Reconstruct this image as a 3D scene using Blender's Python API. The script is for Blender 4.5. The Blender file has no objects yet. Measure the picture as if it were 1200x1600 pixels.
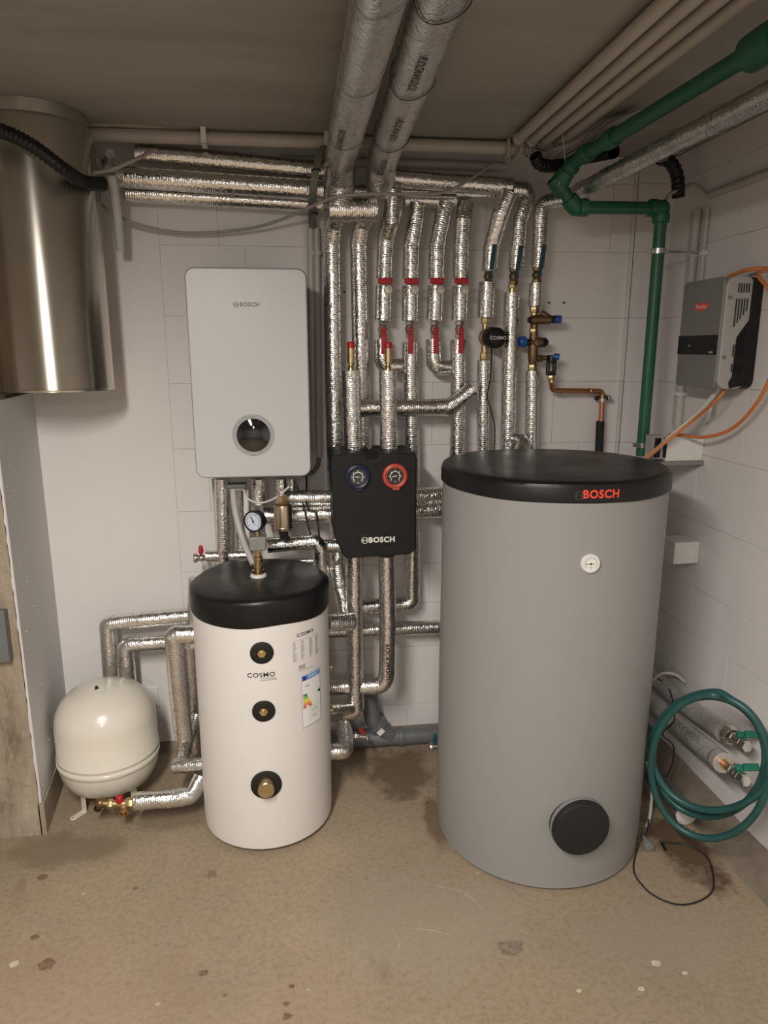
import bpy, bmesh, math, random
import numpy as np
from mathutils import Vector, noise, Matrix
R = random.Random(7)
C = bpy.context.scene.collection
sc = bpy.context.scene
V = Vector
PI = math.pi
# ------------------------------------------------------------------ camera
F = 1110.0; PITCH = math.radians(12.9); YAW = math.radians(7.3); CAMD = 2.80; CAMH = 1.645
cam_data = bpy.data.cameras.new('camera'); cam = bpy.data.objects.new('camera', cam_data); C.objects.link(cam)
cam_data.sensor_fit = 'VERTICAL'; cam_data.sensor_height = 32.0; cam_data.lens = F / 1600 * 32.0
cam_data.clip_start = 0.02
cam.location = (0, -CAMD, CAMH); cam.rotation_euler = (math.radians(90) - PITCH, 0, -YAW)
sc.camera = cam
# ------------------------------------------------------------------ world, lamps, exposure
w = bpy.data.worlds.new('world'); sc.world = w; w.use_nodes = True
w.node_tree.nodes['Background'].inputs[0].default_value = (1, .9, .8, 1)
w.node_tree.nodes['Background'].inputs[1].default_value = 0.05
def area(name, loc, sx, sy, watts, col, rot=(0, 0, 0)):
    d = bpy.data.lights.new(name, 'AREA'); d.shape = 'RECTANGLE'; d.size = sx; d.size_y = sy
    d.energy = watts; d.color = col
    o = bpy.data.objects.new(name, d); C.objects.link(o); o.location = loc; o.rotation_euler = rot
    return o
area('ceiling_lamp', (-0.50, -2.75, 2.27), 0.14, 1.3, 94, (1.0, 0.94, 0.865))
area('ceiling_lamp_far', (-0.3, -5.0, 2.27), 0.14, 1.3, 43, (1.0, 0.95, 0.88))
sc.view_settings.view_transform = 'Standard'; sc.view_settings.look = 'None'
sc.view_settings.exposure = 0.0; sc.view_settings.gamma = 1.0; sc.view_settings.use_curve_mapping = False

# ------------------------------------------------------------------ surveying helpers: pixel of the photo -> point on a real plane
_cp, _sp, _cy, _sy = math.cos(PITCH), math.sin(PITCH), math.cos(YAW), math.sin(YAW)
FW = V((_sy * _cp, _cy * _cp, -_sp)); RT = V((_cy, -_sy, 0)); UP = RT.cross(FW); CAM = V((0, -CAMD, CAMH))
def ray(px, py): return FW * F + RT * (px - 600) + UP * (800 - py)
def A(px, py, d):
    r = ray(px, py); return CAM + r * ((-d + CAMD) / r.y)
def Z(px, py, z):
    r = ray(px, py); return CAM + r * ((z - CAMH) / r.z)
def X(px, py, x):
    r = ray(px, py); return CAM + r * (x / r.x)
def oncyl(px, py, cx, cy, rad):
    r = ray(px, py); o = CAM - V((cx, cy, 0)); a = r.x**2 + r.y**2; b = 2 * (o.x * r.x + o.y * r.y); c = o.x**2 + o.y**2 - rad**2
    t = (-b - math.sqrt(max(0, b * b - 4 * a * c))) / (2 * a); p = CAM + r * t
    return math.atan2(p.y - cy, p.x - cx), p.z

# ------------------------------------------------------------------ materials
MATS = {}
class NT:
    def __init__(s, m):
        s.t = m.node_tree; s.n = s.t.nodes; s.b = s.n['Principled BSDF']; s._c = None
    def new(s, ty, **k):
        o = s.n.new(ty)
        for a, v in k.items():
            if a.startswith('i_'): o.inputs[a[2:].replace('_', ' ')].default_value = v
            else: setattr(o, a, v)
        return o
    def link(s, a, b): s.t.links.new(a, b)
    def coord(s, kind='Object'):
        if not s._c: s._c = s.new('ShaderNodeTexCoord')
        return s._c.outputs[kind]
    def noise(s, scale, detail=4, rough=.6, vec=None, dist=0):
        o = s.new('ShaderNodeTexNoise', i_Scale=scale, i_Detail=detail, i_Roughness=rough, i_Distortion=dist)
        s.link(vec or s.coord(), o.inputs['Vector']); return o.outputs['Fac']
    def ramp(s, fac, stops):
        r = s.new('ShaderNodeValToRGB'); e = r.color_ramp.elements
        while len(e) < len(stops): e.new(.5)
        for el, (p, c) in zip(e, stops):
            el.position = p; el.color = (*c, 1) if not isinstance(c, (int, float)) else (c, c, c, 1)
        s.link(fac, r.inputs[0]); return r.outputs[0]
    def math(s, op, a, b=None, c=None):
        o = s.new('ShaderNodeMath', operation=op)
        for i, v in enumerate((a, b, c)):
            if v is None: continue
            if isinstance(v, (int, float)): o.inputs[i].default_value = v
            else: s.link(v, o.inputs[i])
        return o.outputs[0]
    def mix(s, fac, a, b, mode='MIX'):
        o = s.new('ShaderNodeMix', data_type='RGBA', blend_type=mode)
        for i, v in ((0, fac), (6, a), (7, b)):
            if isinstance(v, (int, float)): o.inputs[i].default_value = v
            elif isinstance(v, tuple): o.inputs[i].default_value = (*v, 1)
            else: s.link(v, o.inputs[i])
        return o.outputs[2]
    def bump(s, h, strength=.3, dist=.01, prev=None):
        o = s.new('ShaderNodeBump', i_Strength=strength, i_Distance=dist); s.link(h, o.inputs['Height'])
        if prev is not None: s.link(prev, o.inputs['Normal'])
        return o.outputs[0]
def srgb(r, g, b):
    f = lambda c: (c / 255 / 12.92) if c / 255 <= .04045 else ((c / 255 + .055) / 1.055) ** 2.4
    return (f(r), f(g), f(b))
def mat(name, col, rough=.5, metal=0, grain=.08, gscale=40, bump=.1, bscale=120, spec=.5, coat=0, bdist=.001):
    m = bpy.data.materials.new(name); m.use_nodes = True; t = NT(m); b = t.b
    n = t.noise(gscale, 3)
    lo = tuple(c * (1 - grain) for c in col); hi = tuple(min(1, c * (1 + grain)) for c in col)
    t.link(t.ramp(n, [(.3, lo), (.7, hi)]), b.inputs['Base Color'])
    b.inputs['Metallic'].default_value = metal; b.inputs['Roughness'].default_value = rough
    b.inputs['Specular IOR Level'].default_value = spec; b.inputs['Coat Weight'].default_value = coat
    if bump: t.link(t.bump(t.noise(bscale, 3), bump, bdist), b.inputs['Normal'])
    MATS[name] = m; return m

def foil_mat(name, col, rough):
    m = bpy.data.materials.new(name); m.use_nodes = True; t = NT(m); b = t.b
    b.inputs['Metallic'].default_value = 1
    uv = t.coord('UV'); sep = t.new('ShaderNodeSeparateXYZ'); t.link(uv, sep.inputs[0]); u, v = sep.outputs[0], sep.outputs[1]
    # thin dark scrim threads running diagonally round the sleeve
    def thread(a):
        f = t.math('ABSOLUTE', t.math('SUBTRACT', t.math('FRACT', t.math('DIVIDE', a, .115)), .5))
        return t.math('LESS_THAN', f, .012)
    wob = t.math('MULTIPLY', t.noise(9), .03)
    th = t.math('MAXIMUM', thread(t.math('ADD', t.math('ADD', u, v), wob)), thread(t.math('ADD', t.math('SUBTRACT', u, v), wob)))
    n1 = t.noise(14, 4)
    n2 = t.noise(55, 5)
    th = t.math('MULTIPLY', th, t.math('GREATER_THAN', n1, .52))
    base = t.ramp(n1, [(.3, tuple(c * .80 for c in col)), (.7, col)])
    t.link(t.mix(t.math('MULTIPLY', th, .75), base, (.12, .11, .10)), b.inputs['Base Color'])
    t.link(t.ramp(n2, [(.3, rough - .1), (.75, rough + .12)]), b.inputs['Roughness'])
    # embossed ribs across the sleeve, then crumples
    rib = t.math('SINE', t.math('MULTIPLY', u, 2 * PI / .0075))
    vor = t.new('ShaderNodeTexVoronoi', feature='DISTANCE_TO_EDGE', i_Scale=46.0, i_Randomness=1.0)
    wv = t.new('ShaderNodeVectorMath', operation='ADD'); nn = t.new('ShaderNodeTexNoise', i_Scale=30.0, i_Detail=3.0); t.link(t.coord(), nn.inputs['Vector'])
    sc_ = t.new('ShaderNodeVectorMath', operation='SCALE'); t.link(nn.outputs['Color'], sc_.inputs[0]); sc_.inputs['Scale'].default_value = .03
    t.link(t.coord(), wv.inputs[0]); t.link(sc_.outputs[0], wv.inputs[1]); t.link(wv.outputs[0], vor.inputs['Vector'])
    k = t.math('MULTIPLY', t.math('MINIMUM', vor.outputs['Distance'], .25), 4)
    p = t.bump(rib, .30, .0005)
    p = t.bump(k, .34, .0017, p)
    p = t.bump(n2, .28, .002, p); p = t.bump(n1, .35, .006, p)
    t.link(p, b.inputs['Normal'])
    MATS[name] = m; return m
foil = foil_mat('aluminium_foil', (.88, .865, .84), .25)
foil_paper = foil_mat('grey_laminate_foil', (.62, .61, .59), .42); foil_paper.node_tree.nodes['Principled BSDF'].inputs['Metallic'].default_value = .55
foil_dull = foil_mat('dusty_foil', (.76, .745, .72), .32)

def wall_mat(name, col, dark):
    m = bpy.data.materials.new(name); m.use_nodes = True; t = NT(m); b = t.b
    n = t.noise(1.3, 5, .6); n2 = t.noise(18, 6, .7)
    c = t.ramp(n, [(.3, tuple(x * .93 for x in col)), (.7, col)])
    c = t.mix(t.ramp(n2, [(.66, 0.0), (.8, .25)]), c, dark)
    t.link(c, b.inputs['Base Color']); b.inputs['Roughness'].default_value = .75
    p = t.bump(n2, .25, .002); p = t.bump(t.noise(160, 4, .7), .25, .0008, p)
    t.link(p, b.inputs['Normal']); MATS[name] = m; return m
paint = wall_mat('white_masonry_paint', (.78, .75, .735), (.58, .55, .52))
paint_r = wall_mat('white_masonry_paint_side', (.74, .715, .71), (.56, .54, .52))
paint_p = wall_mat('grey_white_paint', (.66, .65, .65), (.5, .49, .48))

m = bpy.data.materials.new('mortar'); m.use_nodes = True; t = NT(m)
t.link(t.ramp(t.noise(1.7, 3), [(.59, (.70, .68, .66)), (.68, (.03, .027, .023))]), t.b.inputs['Base Color']); t.b.inputs['Roughness'].default_value = .9
MATS['mortar'] = m; mortar = m

def floor_mat():
    m = bpy.data.materials.new('concrete_floor'); m.use_nodes = True; t = NT(m); b = t.b
    n = t.noise(1.1, 6, .62, dist=.4); n2 = t.noise(7, 8, .7); n3 = t.noise(60, 6, .75); n4 = t.noise(2.6, 4, .5, dist=1.2)
    c = t.ramp(n, [(.28, srgb(138, 123, 102)), (.5, srgb(157, 140, 117)), (.72, srgb(170, 152, 128))])
    c = t.mix(t.ramp(n2, [(.35, .0), (.75, .5)]), c, srgb(140, 128, 112))
    c = t.mix(t.ramp(n3, [(.36, .26), (.54, 0.0)]), c, srgb(88, 76, 62), 'MULTIPLY')
    # fixed patches on the slab: damp by the right wall, darker between the tanks
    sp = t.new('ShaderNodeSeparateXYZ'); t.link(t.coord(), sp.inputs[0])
    def slab_patch(c, x, y, rx, ry, amt, colr):
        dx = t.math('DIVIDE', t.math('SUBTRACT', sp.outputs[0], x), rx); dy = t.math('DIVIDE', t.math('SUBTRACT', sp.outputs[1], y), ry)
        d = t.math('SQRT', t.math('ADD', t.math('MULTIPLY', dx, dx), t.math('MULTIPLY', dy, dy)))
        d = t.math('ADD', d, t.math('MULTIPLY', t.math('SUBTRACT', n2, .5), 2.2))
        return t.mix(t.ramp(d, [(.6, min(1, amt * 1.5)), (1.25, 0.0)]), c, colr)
    c = slab_patch(c, .38, -.30, .16, .20, .55, srgb(98, 80, 62)); c = slab_patch(c, .47, -.60, .05, .18, .5, srgb(100, 82, 64))
    c = slab_patch(c, 1.27, -.86, .10, .22, .7, srgb(92, 74, 56)); c = slab_patch(c, -.80, -.60, .22, .10, .5, srgb(118, 104, 84))
    c = slab_patch(c, -.45, -.45, .20, .10, .4, srgb(106, 92, 76)); c = slab_patch(c, .35, -1.05, .35, .25, .35, srgb(150, 138, 124)); c = slab_patch(c, 1.0, -1.2, .3, .15, .35, srgb(146, 134, 118))
    c = slab_patch(c, -.7, -1.3, .5, .35, .16, srgb(142, 118, 94)); c = slab_patch(c, -.05, -1.5, .3, .4, .14, srgb(160, 134, 108))
    # damp dark patches and pale scrapes
    c = t.mix(t.ramp(n4, [(.68, 0.0), (.74, .38)]), c, srgb(108, 92, 76))
    v = t.new('ShaderNodeTexVoronoi', i_Scale=3.1); t.link(t.coord(), v.inputs['Vector'])
    spot = t.math('LESS_THAN', t.math('ADD', v.outputs['Distance'], t.math('MULTIPLY', n3, .12)), .125)
    c = t.mix(t.math('MULTIPLY', spot, .55), c, srgb(96, 78, 60))
    v2 = t.new('ShaderNodeTexVoronoi', i_Scale=5.3); t.link(t.coord(), v2.inputs['Vector'])
    sp2 = t.math('LESS_THAN', t.math('ADD', v2.outputs['Distance'], t.math('MULTIPLY', n3, .2)), .135)
    c = t.mix(t.math('MULTIPLY', sp2, .5), c, srgb(196, 186, 168))
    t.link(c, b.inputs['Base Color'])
    t.link(t.ramp(n2, [(.3, .5), (.7, .75)]), b.inputs['Roughness'])
    p = t.bump(n3, .3, .0015); p = t.bump(n2, .3, .004, p); t.link(p, b.inputs['Normal'])
    MATS['concrete_floor'] = m; return m
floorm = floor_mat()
def ceil_mat():
    m = bpy.data.materials.new('concrete_ceiling'); m.use_nodes = True; t = NT(m); b = t.b
    mp = t.new('ShaderNodeMapping'); mp.inputs['Scale'].default_value = (.5, 2.2, 1); t.link(t.coord(), mp.inputs[0])
    n = t.noise(2.0, 6, .65, vec=mp.outputs[0]); n2 = t.noise(9, 7, .7, vec=mp.outputs[0])
    c = t.ramp(n, [(.3, (.255, .24, .212)), (.7, (.345, .325, .29))])
    c = t.mix(t.ramp(n2, [(.55, 0.0), (.75, .35)]), c, (.38, .35, .30))
    t.link(c, b.inputs['Base Color']); b.inputs['Roughness'].default_value = .8
    t.link(t.bump(n2, .2, .003), b.inputs['Normal']); MATS['concrete_ceiling'] = m; return m
ceilm = ceil_mat()
def rawc_mat():
    m = bpy.data.materials.new('raw_concrete'); m.use_nodes = True; t = NT(m); b = t.b
    mp = t.new('ShaderNodeMapping'); mp.inputs['Scale'].default_value = (4, 4, .9); t.link(t.coord(), mp.inputs[0])
    n = t.noise(2.0, 7, .7, vec=mp.outputs[0]); n2 = t.noise(40, 7, .75)
    c = t.ramp(n, [(.36, (.11, .075, .048)), (.47, (.30, .24, .175)), (.7, (.45, .39, .30))])
    c = t.mix(t.ramp(n2, [(.3, .3), (.6, 0.0)]), c, (.1, .08, .06))
    t.link(c, b.inputs['Base Color']); b.inputs['Roughness'].default_value = .9
    t.link(t.bump(n2, .6, .006), b.inputs['Normal']); MATS['raw_concrete'] = m; return m
rawc = rawc_mat()
def fabric_mat(name, col):
    m = bpy.data.materials.new(name); m.use_nodes = True; t = NT(m); b = t.b
    n = t.noise(2, 4); c = t.ramp(n, [(.3, tuple(x * .95 for x in col)), (.7, col)])
    t.link(c, b.inputs['Base Color']); b.inputs['Roughness'].default_value = .55
    b.inputs['Specular IOR Level'].default_value = .35
    mp = t.new('ShaderNodeMapping'); mp.inputs['Scale'].default_value = (1, 1, .4); t.link(t.coord(), mp.inputs[0])
    p = t.bump(t.noise(7, 2, .5, vec=mp.outputs[0]), .18, .01); p = t.bump(t.noise(400, 2), .12, .0004, p)
    t.link(p, b.inputs['Normal']); MATS[name] = m; return m
greyfab = fabric_mat('grey_vinyl_jacket', (.285, .285, .28))
whitefab = fabric_mat('white_vinyl_jacket', (.72, .695, .67))
def lid_mat(name):
    m = bpy.data.materials.new(name); m.use_nodes = True; t = NT(m); b = t.b
    b.inputs['Base Color'].default_value = (.008, .008, .008, 1); b.inputs['Specular IOR Level'].default_value = .32
    n = t.noise(6, 4); t.link(t.ramp(n, [(.3, .30), (.7, .44)]), b.inputs['Roughness'])
    p = t.bump(t.noise(8, 3, .5), .25, .012); p = t.bump(t.noise(500, 2), .15, .0005, p); t.link(p, b.inputs['Normal'])
    MATS[name] = m; return m
lidm = lid_mat('black_lid_vinyl')
brass = mat('brass', (.60, .46, .24), .30, 1, .15, 60, .15, 200)
olive = mat('bronze_casting', (.215, .145, .075), .45, .9, .2, 80, .35, 300)
champagne = mat('champagne_metal', (.52, .44, .32), .32, 1, .05)
nickel = mat('nickel', (.60, .56, .50), .30, 1, .12, 60, .15, 200)
chrome = mat('chrome', (.78, .77, .75), .18, 1, .05)
copper = mat('copper', (.62, .30, .17), .32, 1, .18, 30)
castgrey = mat('cast_grey', (.25, .25, .24), .55, .3, .12, 60, .3, 200)
redp = mat('red_plastic', (.42, .012, .015), .38, 0, .06)
redring = mat('red_ring', (.50, .07, .045), .4, 0, .05)
bluering = mat('navy_ring', (.008, .012, .045), .4, 0, .05)
bluep = mat('blue_plastic', (.012, .09, .36), .38, 0, .06)
tealp = mat('teal_lever_plastic', (.006, .055, .075), .38, 0, .06)
greenlev = mat('green_lever_plastic', (.01, .16, .10), .4, 0, .06)
blackp = mat('black_plastic', (.010, .010, .010), .38, 0, .05, spec=.35)
blackfoam = mat('black_foam', (.016, .016, .017), .75, 0, .1, 60, .3, 300)
eppblack = mat('black_expanded_foam', (.012, .0115, .011), .6, 0, .1, 40, .3, 500, spec=.3)
white_panel = mat('white_glass_panel', (.52, .535, .54), .40, 0, .01, 3, 0)
greyside = mat('grey_boiler_side', (.22, .22, .22), .45, .2, .04)
rimgrey = mat('grey_rim', (.33, .34, .34), .35, .4, .04)
glassb = mat('black_glass', (.004, .004, .005), .06, 0, .0, 5, 0, coat=1)
enamel = mat('cream_enamel', (.68, .64, .56), .26, 0, .02, 6, .05, 30, coat=.3)
greenpp = mat('green_polypropylene', (.016, .115, .062), .42, 0, .1, 20)
greenstripe = mat('dark_green_stripe', (.006, .05, .028), .42, 0, .1, 20)
hosem = mat('teal_hose_rubber', (.017, .080, .074), .38, 0, .2, 25)
pvcgrey = mat('grey_drain_plastic', (.14, .15, .155), .42, 0, .1, 20)
conduitm = mat('pale_grey_conduit', (.47, .46, .43), .42, 0, .05, 8)
conduitc = mat('warm_grey_conduit', (.42, .39, .35), .45, 0, .05, 8)
orangem = mat('orange_cable_sheath', (.62, .20, .045), .45, 0, .06)
wiregrey = mat('grey_cable_sheath', (.33, .31, .29), .5, 0, .08)
wiregreen = mat('grey_green_cable', (.16, .17, .14), .5, 0, .08)
wirewhite = mat('white_cable_sheath', (.66, .65, .61), .45, 0, .05)
wireblack = mat('black_cable_sheath', (.012, .012, .012), .45, 0, .05)
whitep = mat('white_plastic', (.72, .71, .69), .4, 0, .03)
invgrey = mat('inverter_grey', (.20, .195, .19), .45, 0, .03)
invlight = mat('inverter_light_grey', (.37, .365, .35), .45, 0, .03)
zinc = mat('zinc_clamp', (.58, .58, .57), .3, 1, .08)
lens = mat('dial_face_white', (.75, .74, .71), .4, 0, .0, 5, 0)
dialblue = mat('dial_face_pale_blue', (.55, .62, .72), .3, 0, .0, 5, 0)
dialdark = mat('dial_face_dark', (.03, .03, .03), .35, 0, .0, 5, 0)
inkwhite = mat('white_ink', (.8, .8, .79), .5, 0, 0, 5, 0)
inkblack = mat('black_ink', (.012, .012, .012), .6, 0, 0, 5, 0)
inkgrey = mat('grey_ink', (.20, .20, .20), .6, 0, 0, 5, 0)
inkpale = mat('pale_grey_ink', (.42, .42, .41), .6, 0, 0, 5, 0)
inkred = mat('red_ink', (.80, .07, .035), .5, 0, 0, 5, 0)
inkdark = mat('charcoal_ink', (.045, .045, .045), .5, 0, 0, 5, 0)
LC = {n: mat('label_' + n, c, .5, 0, 0, 5, 0) for n, c in dict(white=(.80, .80, .79), navy=(.02, .04, .28), blue=(.12, .30, .66), frame=(.10, .22, .55),
      dgreen=(.01, .20, .06), green=(.10, .42, .08), lime=(.50, .62, .05), yellow=(.82, .66, .03), amber=(.80, .38, .03), orange=(.72, .19, .04), red=(.60, .06, .05)).items()}
plaster = mat('plaster_smear', (.44, .39, .32), .85, 0, .15, 12, .5, 40, bdist=.004)
jointc = mat('joint_chamfer', (.55, .53, .52), .8, 0, .1, 10)
wool = mat('yellow_mineral_wool', (.42, .36, .18), .9, 0, .2, 60, .6, 150)

def steel_mat():
    m = bpy.data.materials.new('polished_steel'); m.use_nodes = True; t = NT(m); b = t.b
    b.inputs['Metallic'].default_value = 1
    n = t.noise(3, 4); t.link(t.ramp(n, [(.3, (.60, .57, .51)), (.7, (.70, .67, .61))]), b.inputs['Base Color'])
    mp = t.new('ShaderNodeMapping'); mp.inputs['Scale'].default_value = (1, 1, .12); t.link(t.coord(), mp.inputs[0])
    b.inputs['Roughness'].default_value = .27; b.inputs['Anisotropic'].default_value = .85; b.inputs['Anisotropic Rotation'].default_value = .25
    tn = t.new('ShaderNodeTangent', direction_type='RADIAL', axis='Z'); t.link(tn.outputs[0], b.inputs['Tangent'])
    t.link(t.bump(t.noise(9, 3, .5, vec=mp.outputs[0]), .05, .012), b.inputs['Normal'])
    MATS['polished_steel'] = m; return m
steel = steel_mat()

# ------------------------------------------------------------------ mesh builder
def frame(axis):
    a = V(axis).normalized(); h = V((0, 0, 1)) if abs(a.z) < .9 else V((1, 0, 0))
    u = a.cross(h).normalized(); return u, a.cross(u).normalized() * -1 if False else a.cross(u).normalized(), a
def cat(pts, n=8):
    P = [V(p) for p in pts]
    if len(P) < 3: return P
    P = [P[0] * 2 - P[1]] + P + [P[-1] * 2 - P[-2]]; out = []
    for i in range(1, len(P) - 2):
        for k in range(n):
            t = k / n
            out.append(.5 * ((2 * P[i]) + (-P[i-1] + P[i+1]) * t + (2*P[i-1] - 5*P[i] + 4*P[i+1] - P[i+2]) * t*t + (-P[i-1] + 3*P[i] - 3*P[i+1] + P[i+2]) * t**3))
    out.append(P[-2]); return out
def fillet(pts, rad, n=5):
    P = [V(p) for p in pts]; out = [P[0]]; bend = [False]
    for i in range(1, len(P) - 1):
        a, b, c = P[i-1], P[i], P[i+1]; da = (a - b); dc = (c - b); la, lc = da.length, dc.length
        if la < 1e-6 or lc < 1e-6: continue
        da /= la; dc /= lc; ang = math.acos(max(-1, min(1, da.dot(dc))))
        if ang > PI - .06: out.append(b); bend.append(False); continue
        tl = min(rad / max(.05, math.tan(ang / 2)), la * .49, lc * .49)
        s, e = b + da * tl, b + dc * tl
        for k in range(n + 1):
            t = k / n; out.append(s * (1-t)**2 + b * 2*t*(1-t) + e * t*t); bend.append(True)
    out.append(P[-1]); bend.append(False)
    return out, bend
class MB:
    def __init__(s): s.v = []; s.f = []; s.m = []; s.uv = []; s.mi = 0; s.mats = []
    def use(s, m):
        if m not in s.mats: s.mats.append(m)
        s.mi = s.mats.index(m); return s
    def face(s, idx, uv=None):
        s.f.append(tuple(idx)); s.m.append(s.mi); s.uv.append(uv or [(0, 0)] * len(idx))
    def box(s, lo, hi):
        a, b = V(lo), V(hi); k = len(s.v)
        for z in (a.z, b.z):
            for y in (a.y, b.y):
                for x in (a.x, b.x): s.v.append(V((x, y, z)))
        for q in ((0,2,3,1),(4,5,7,6),(0,1,5,4),(2,6,7,3),(0,4,6,2),(1,3,7,5)): s.face([k + i for i in q])
        return s
    def obox(s, c, ux, uy, uz, dx, dy, dz):
        k = len(s.v); c = V(c)
        for z in (-1, 1):
            for y in (-1, 1):
                for x in (-1, 1): s.v.append(c + ux * (x * dx / 2) + uy * (y * dy / 2) + uz * (z * dz / 2))
        for q in ((0,2,3,1),(4,5,7,6),(0,1,5,4),(2,6,7,3),(0,4,6,2),(1,3,7,5)): s.face([k + i for i in q])
        return s
    def lathe(s, prof, o, axis, seg=32, phase=0, wob=0):
        u, w, a = frame(axis); o = V(o); k = len(s.v)
        for r, t in prof:
            for j in range(seg):
                th = 2 * PI * j / seg + phase
                rr = max(r, 1e-5)
                p = o + a * t + (u * math.cos(th) + w * math.sin(th)) * rr
                if wob: p = p + a * wob * noise.noise(p * 6)
                s.v.append(p)
        for i in range(len(prof) - 1):
            for j in range(seg):
                j2 = (j + 1) % seg
                s.face((k + i*seg + j, k + i*seg + j2, k + (i+1)*seg + j2, k + (i+1)*seg + j))
        return s
    def cyl(s, p0, p1, r0, r1=None, seg=24):
        p0, p1 = V(p0), V(p1); L = (p1 - p0).length; r1 = r0 if r1 is None else r1
        return s.lathe([(0, 0), (r0, 0), (r1, L), (0, L)], p0, p1 - p0, seg)
    def hexn(s, p0, p1, r):
        p0, p1 = V(p0), V(p1); L = (p1 - p0).length
        return s.lathe([(0, 0), (r*.9, 0), (r, L*.12), (r, L*.88), (r*.9, L), (0, L)], p0, p1 - p0, 6)
    def tube(s, pts, r, seg=20, rad=None, amp=0, step=.02, cap=True, smooth=False, taper=None, elbow=0):
        if smooth: P, B = cat(pts, smooth if isinstance(smooth, int) and smooth > 1 else 8), None
        else: P, B = fillet(pts, rad if rad is not None else r * 1.3)
        if B is None: B = [False] * len(P)
        Q, BB = [P[0]], [B[0]]
        for i in range(1, len(P)):                                  # resample long straights for the crumples
            L = (P[i] - P[i-1]).length; n = max(1, int(L / step)) if amp else 1
            for k in range(1, n + 1): Q.append(P[i-1].lerp(P[i], k / n)); BB.append(B[i] if k == n else (B[i] and B[i-1]))
        P, B = Q, BB; N = len(P); k0 = len(s.v)
        T = [(P[min(i+1, N-1)] - P[max(i-1, 0)]).normalized() for i in range(N)]
        h = V((0, 0, 1)) if abs(T[0].z) < .9 else V((0, -1, 0)); u = (h - T[0] * h.dot(T[0])).normalized(); L = 0; ss = []
        for i in range(N):
            if i: L += (P[i] - P[i-1]).length
            ss.append(L)
            u = (u - T[i] * u.dot(T[i])).normalized(); w = T[i].cross(u)
            rr = r if taper is None else r + (taper - r) * i / max(1, N - 1)
            for j in range(seg):
                th = 2 * PI * j / seg; d = u * math.cos(th) + w * math.sin(th)
                q = rr
                if amp:
                    a = amp * (2.6 if B[i] else 1); pp = P[i] + d * r
                    q += a * noise.noise(pp * 38) + a * .8 * noise.noise(pp * 13 + V((5, 3, 1))) + (elbow if B[i] else 0)
                s.v.append(P[i] + d * q)
        c = 2 * PI * r
        for i in range(N - 1):
            for j in range(seg):
                j2 = (j + 1) % seg
                s.face((k0 + i*seg + j, k0 + i*seg + j2, k0 + (i+1)*seg + j2, k0 + (i+1)*seg + j),
                       [(ss[i], c*j/seg), (ss[i], c*(j+1)/seg), (ss[i+1], c*(j+1)/seg), (ss[i+1], c*j/seg)])
        if cap:
            s.face([k0 + j for j in range(seg)][::-1]); s.face([k0 + (N-1)*seg + j for j in range(seg)])
        return s
    def prism(s, outline, o, ux, uy, un, depth):
        o, ux, uy, un = V(o), V(ux), V(uy), V(un); k = len(s.v); n = len(outline)
        for d in (0, depth):
            for x, y in outline: s.v.append(o + ux * x + uy * y + un * d)
        s.face([k + i for i in range(n)][::-1]); s.face([k + n + i for i in range(n)])
        for i in range(n):
            j = (i + 1) % n; s.face((k + i, k + j, k + n + j, k + n + i))
        return s
    def ball(s, c, r, seg=16):
        n = seg // 2
        return s.lathe([(r * math.sin(PI * i / n), -r * math.cos(PI * i / n)) for i in range(n + 1)], c, (0, 0, 1), seg)
    def build(s, name, m=None, parent=None, bevel=0, sharp=40, label=None, bseg=2):
        me = bpy.data.meshes.new(name); me.from_pydata([tuple(v) for v in s.v], [], s.f)
        if m is not None and not s.mats: s.mats = [m]
        for x in s.mats: me.materials.append(x)
        me.polygons.foreach_set('material_index', s.m)
        if any(any(c != (0, 0) for c in q) for q in s.uv):
            l = me.uv_layers.new(name='UVMap'); flat = [x for q in s.uv for c in q for x in c]; l.data.foreach_set('uv', flat)
        bm = bmesh.new(); bm.from_mesh(me); bmesh.ops.recalc_face_normals(bm, faces=bm.faces); bm.to_mesh(me); bm.free()
        me.polygons.foreach_set('use_smooth', [True] * len(me.polygons)); me.set_sharp_from_angle(angle=math.radians(sharp))
        o = bpy.data.objects.new(name, me); C.objects.link(o)
        if parent: o.parent = parent; o.matrix_parent_inverse = Matrix.Translation(-parent.location)
        if bevel:
            b = o.modifiers.new('bevel', 'BEVEL'); b.width = bevel; b.segments = bseg; b.limit_method = 'ANGLE'; b.angle_limit = math.radians(50); b.harden_normals = False
        if label: o['label'] = label
        return o
def build_split(mb, name, m, parent, **k):
    par = list(range(len(mb.v)))
    def fi(i):
        while par[i] != i: par[i] = par[par[i]]; i = par[i]
        return i
    for f in mb.f:
        for j in f[1:]: par[fi(f[0])] = fi(j)
    gr = {}
    for i, f in enumerate(mb.f): gr.setdefault(fi(f[0]), []).append(f)
    for fs in gr.values():
        q = MB(); mp = {}
        for f in fs:
            for j in f:
                if j not in mp: mp[j] = len(q.v); q.v.append(mb.v[j])
            q.face([mp[j] for j in f])
        q.build(name, m, parent, **k)
def tag(o, label, cat_, group=None):
    o['label'] = label; o['category'] = cat_
    if group: o['group'] = group
    return o
def thing(name, label, cat_, loc, group=None):
    o = bpy.data.objects.new(name, None); C.objects.link(o); o.location = loc; o.empty_display_size = .05
    return tag(o, label, cat_, group)
def struct(o): o['kind'] = 'structure'; return o
def rrect(w, h, r, n=6):
    out = []
    for cx, cy, a0 in ((w/2-r, h/2-r, 0), (-w/2+r, h/2-r, 90), (-w/2+r, -h/2+r, 180), (w/2-r, -h/2+r, 270)):
        for k in range(n + 1):
            a = math.radians(a0 + 90 * k / n); out.append((cx + r * math.cos(a), cy + r * math.sin(a)))
    return out
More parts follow.
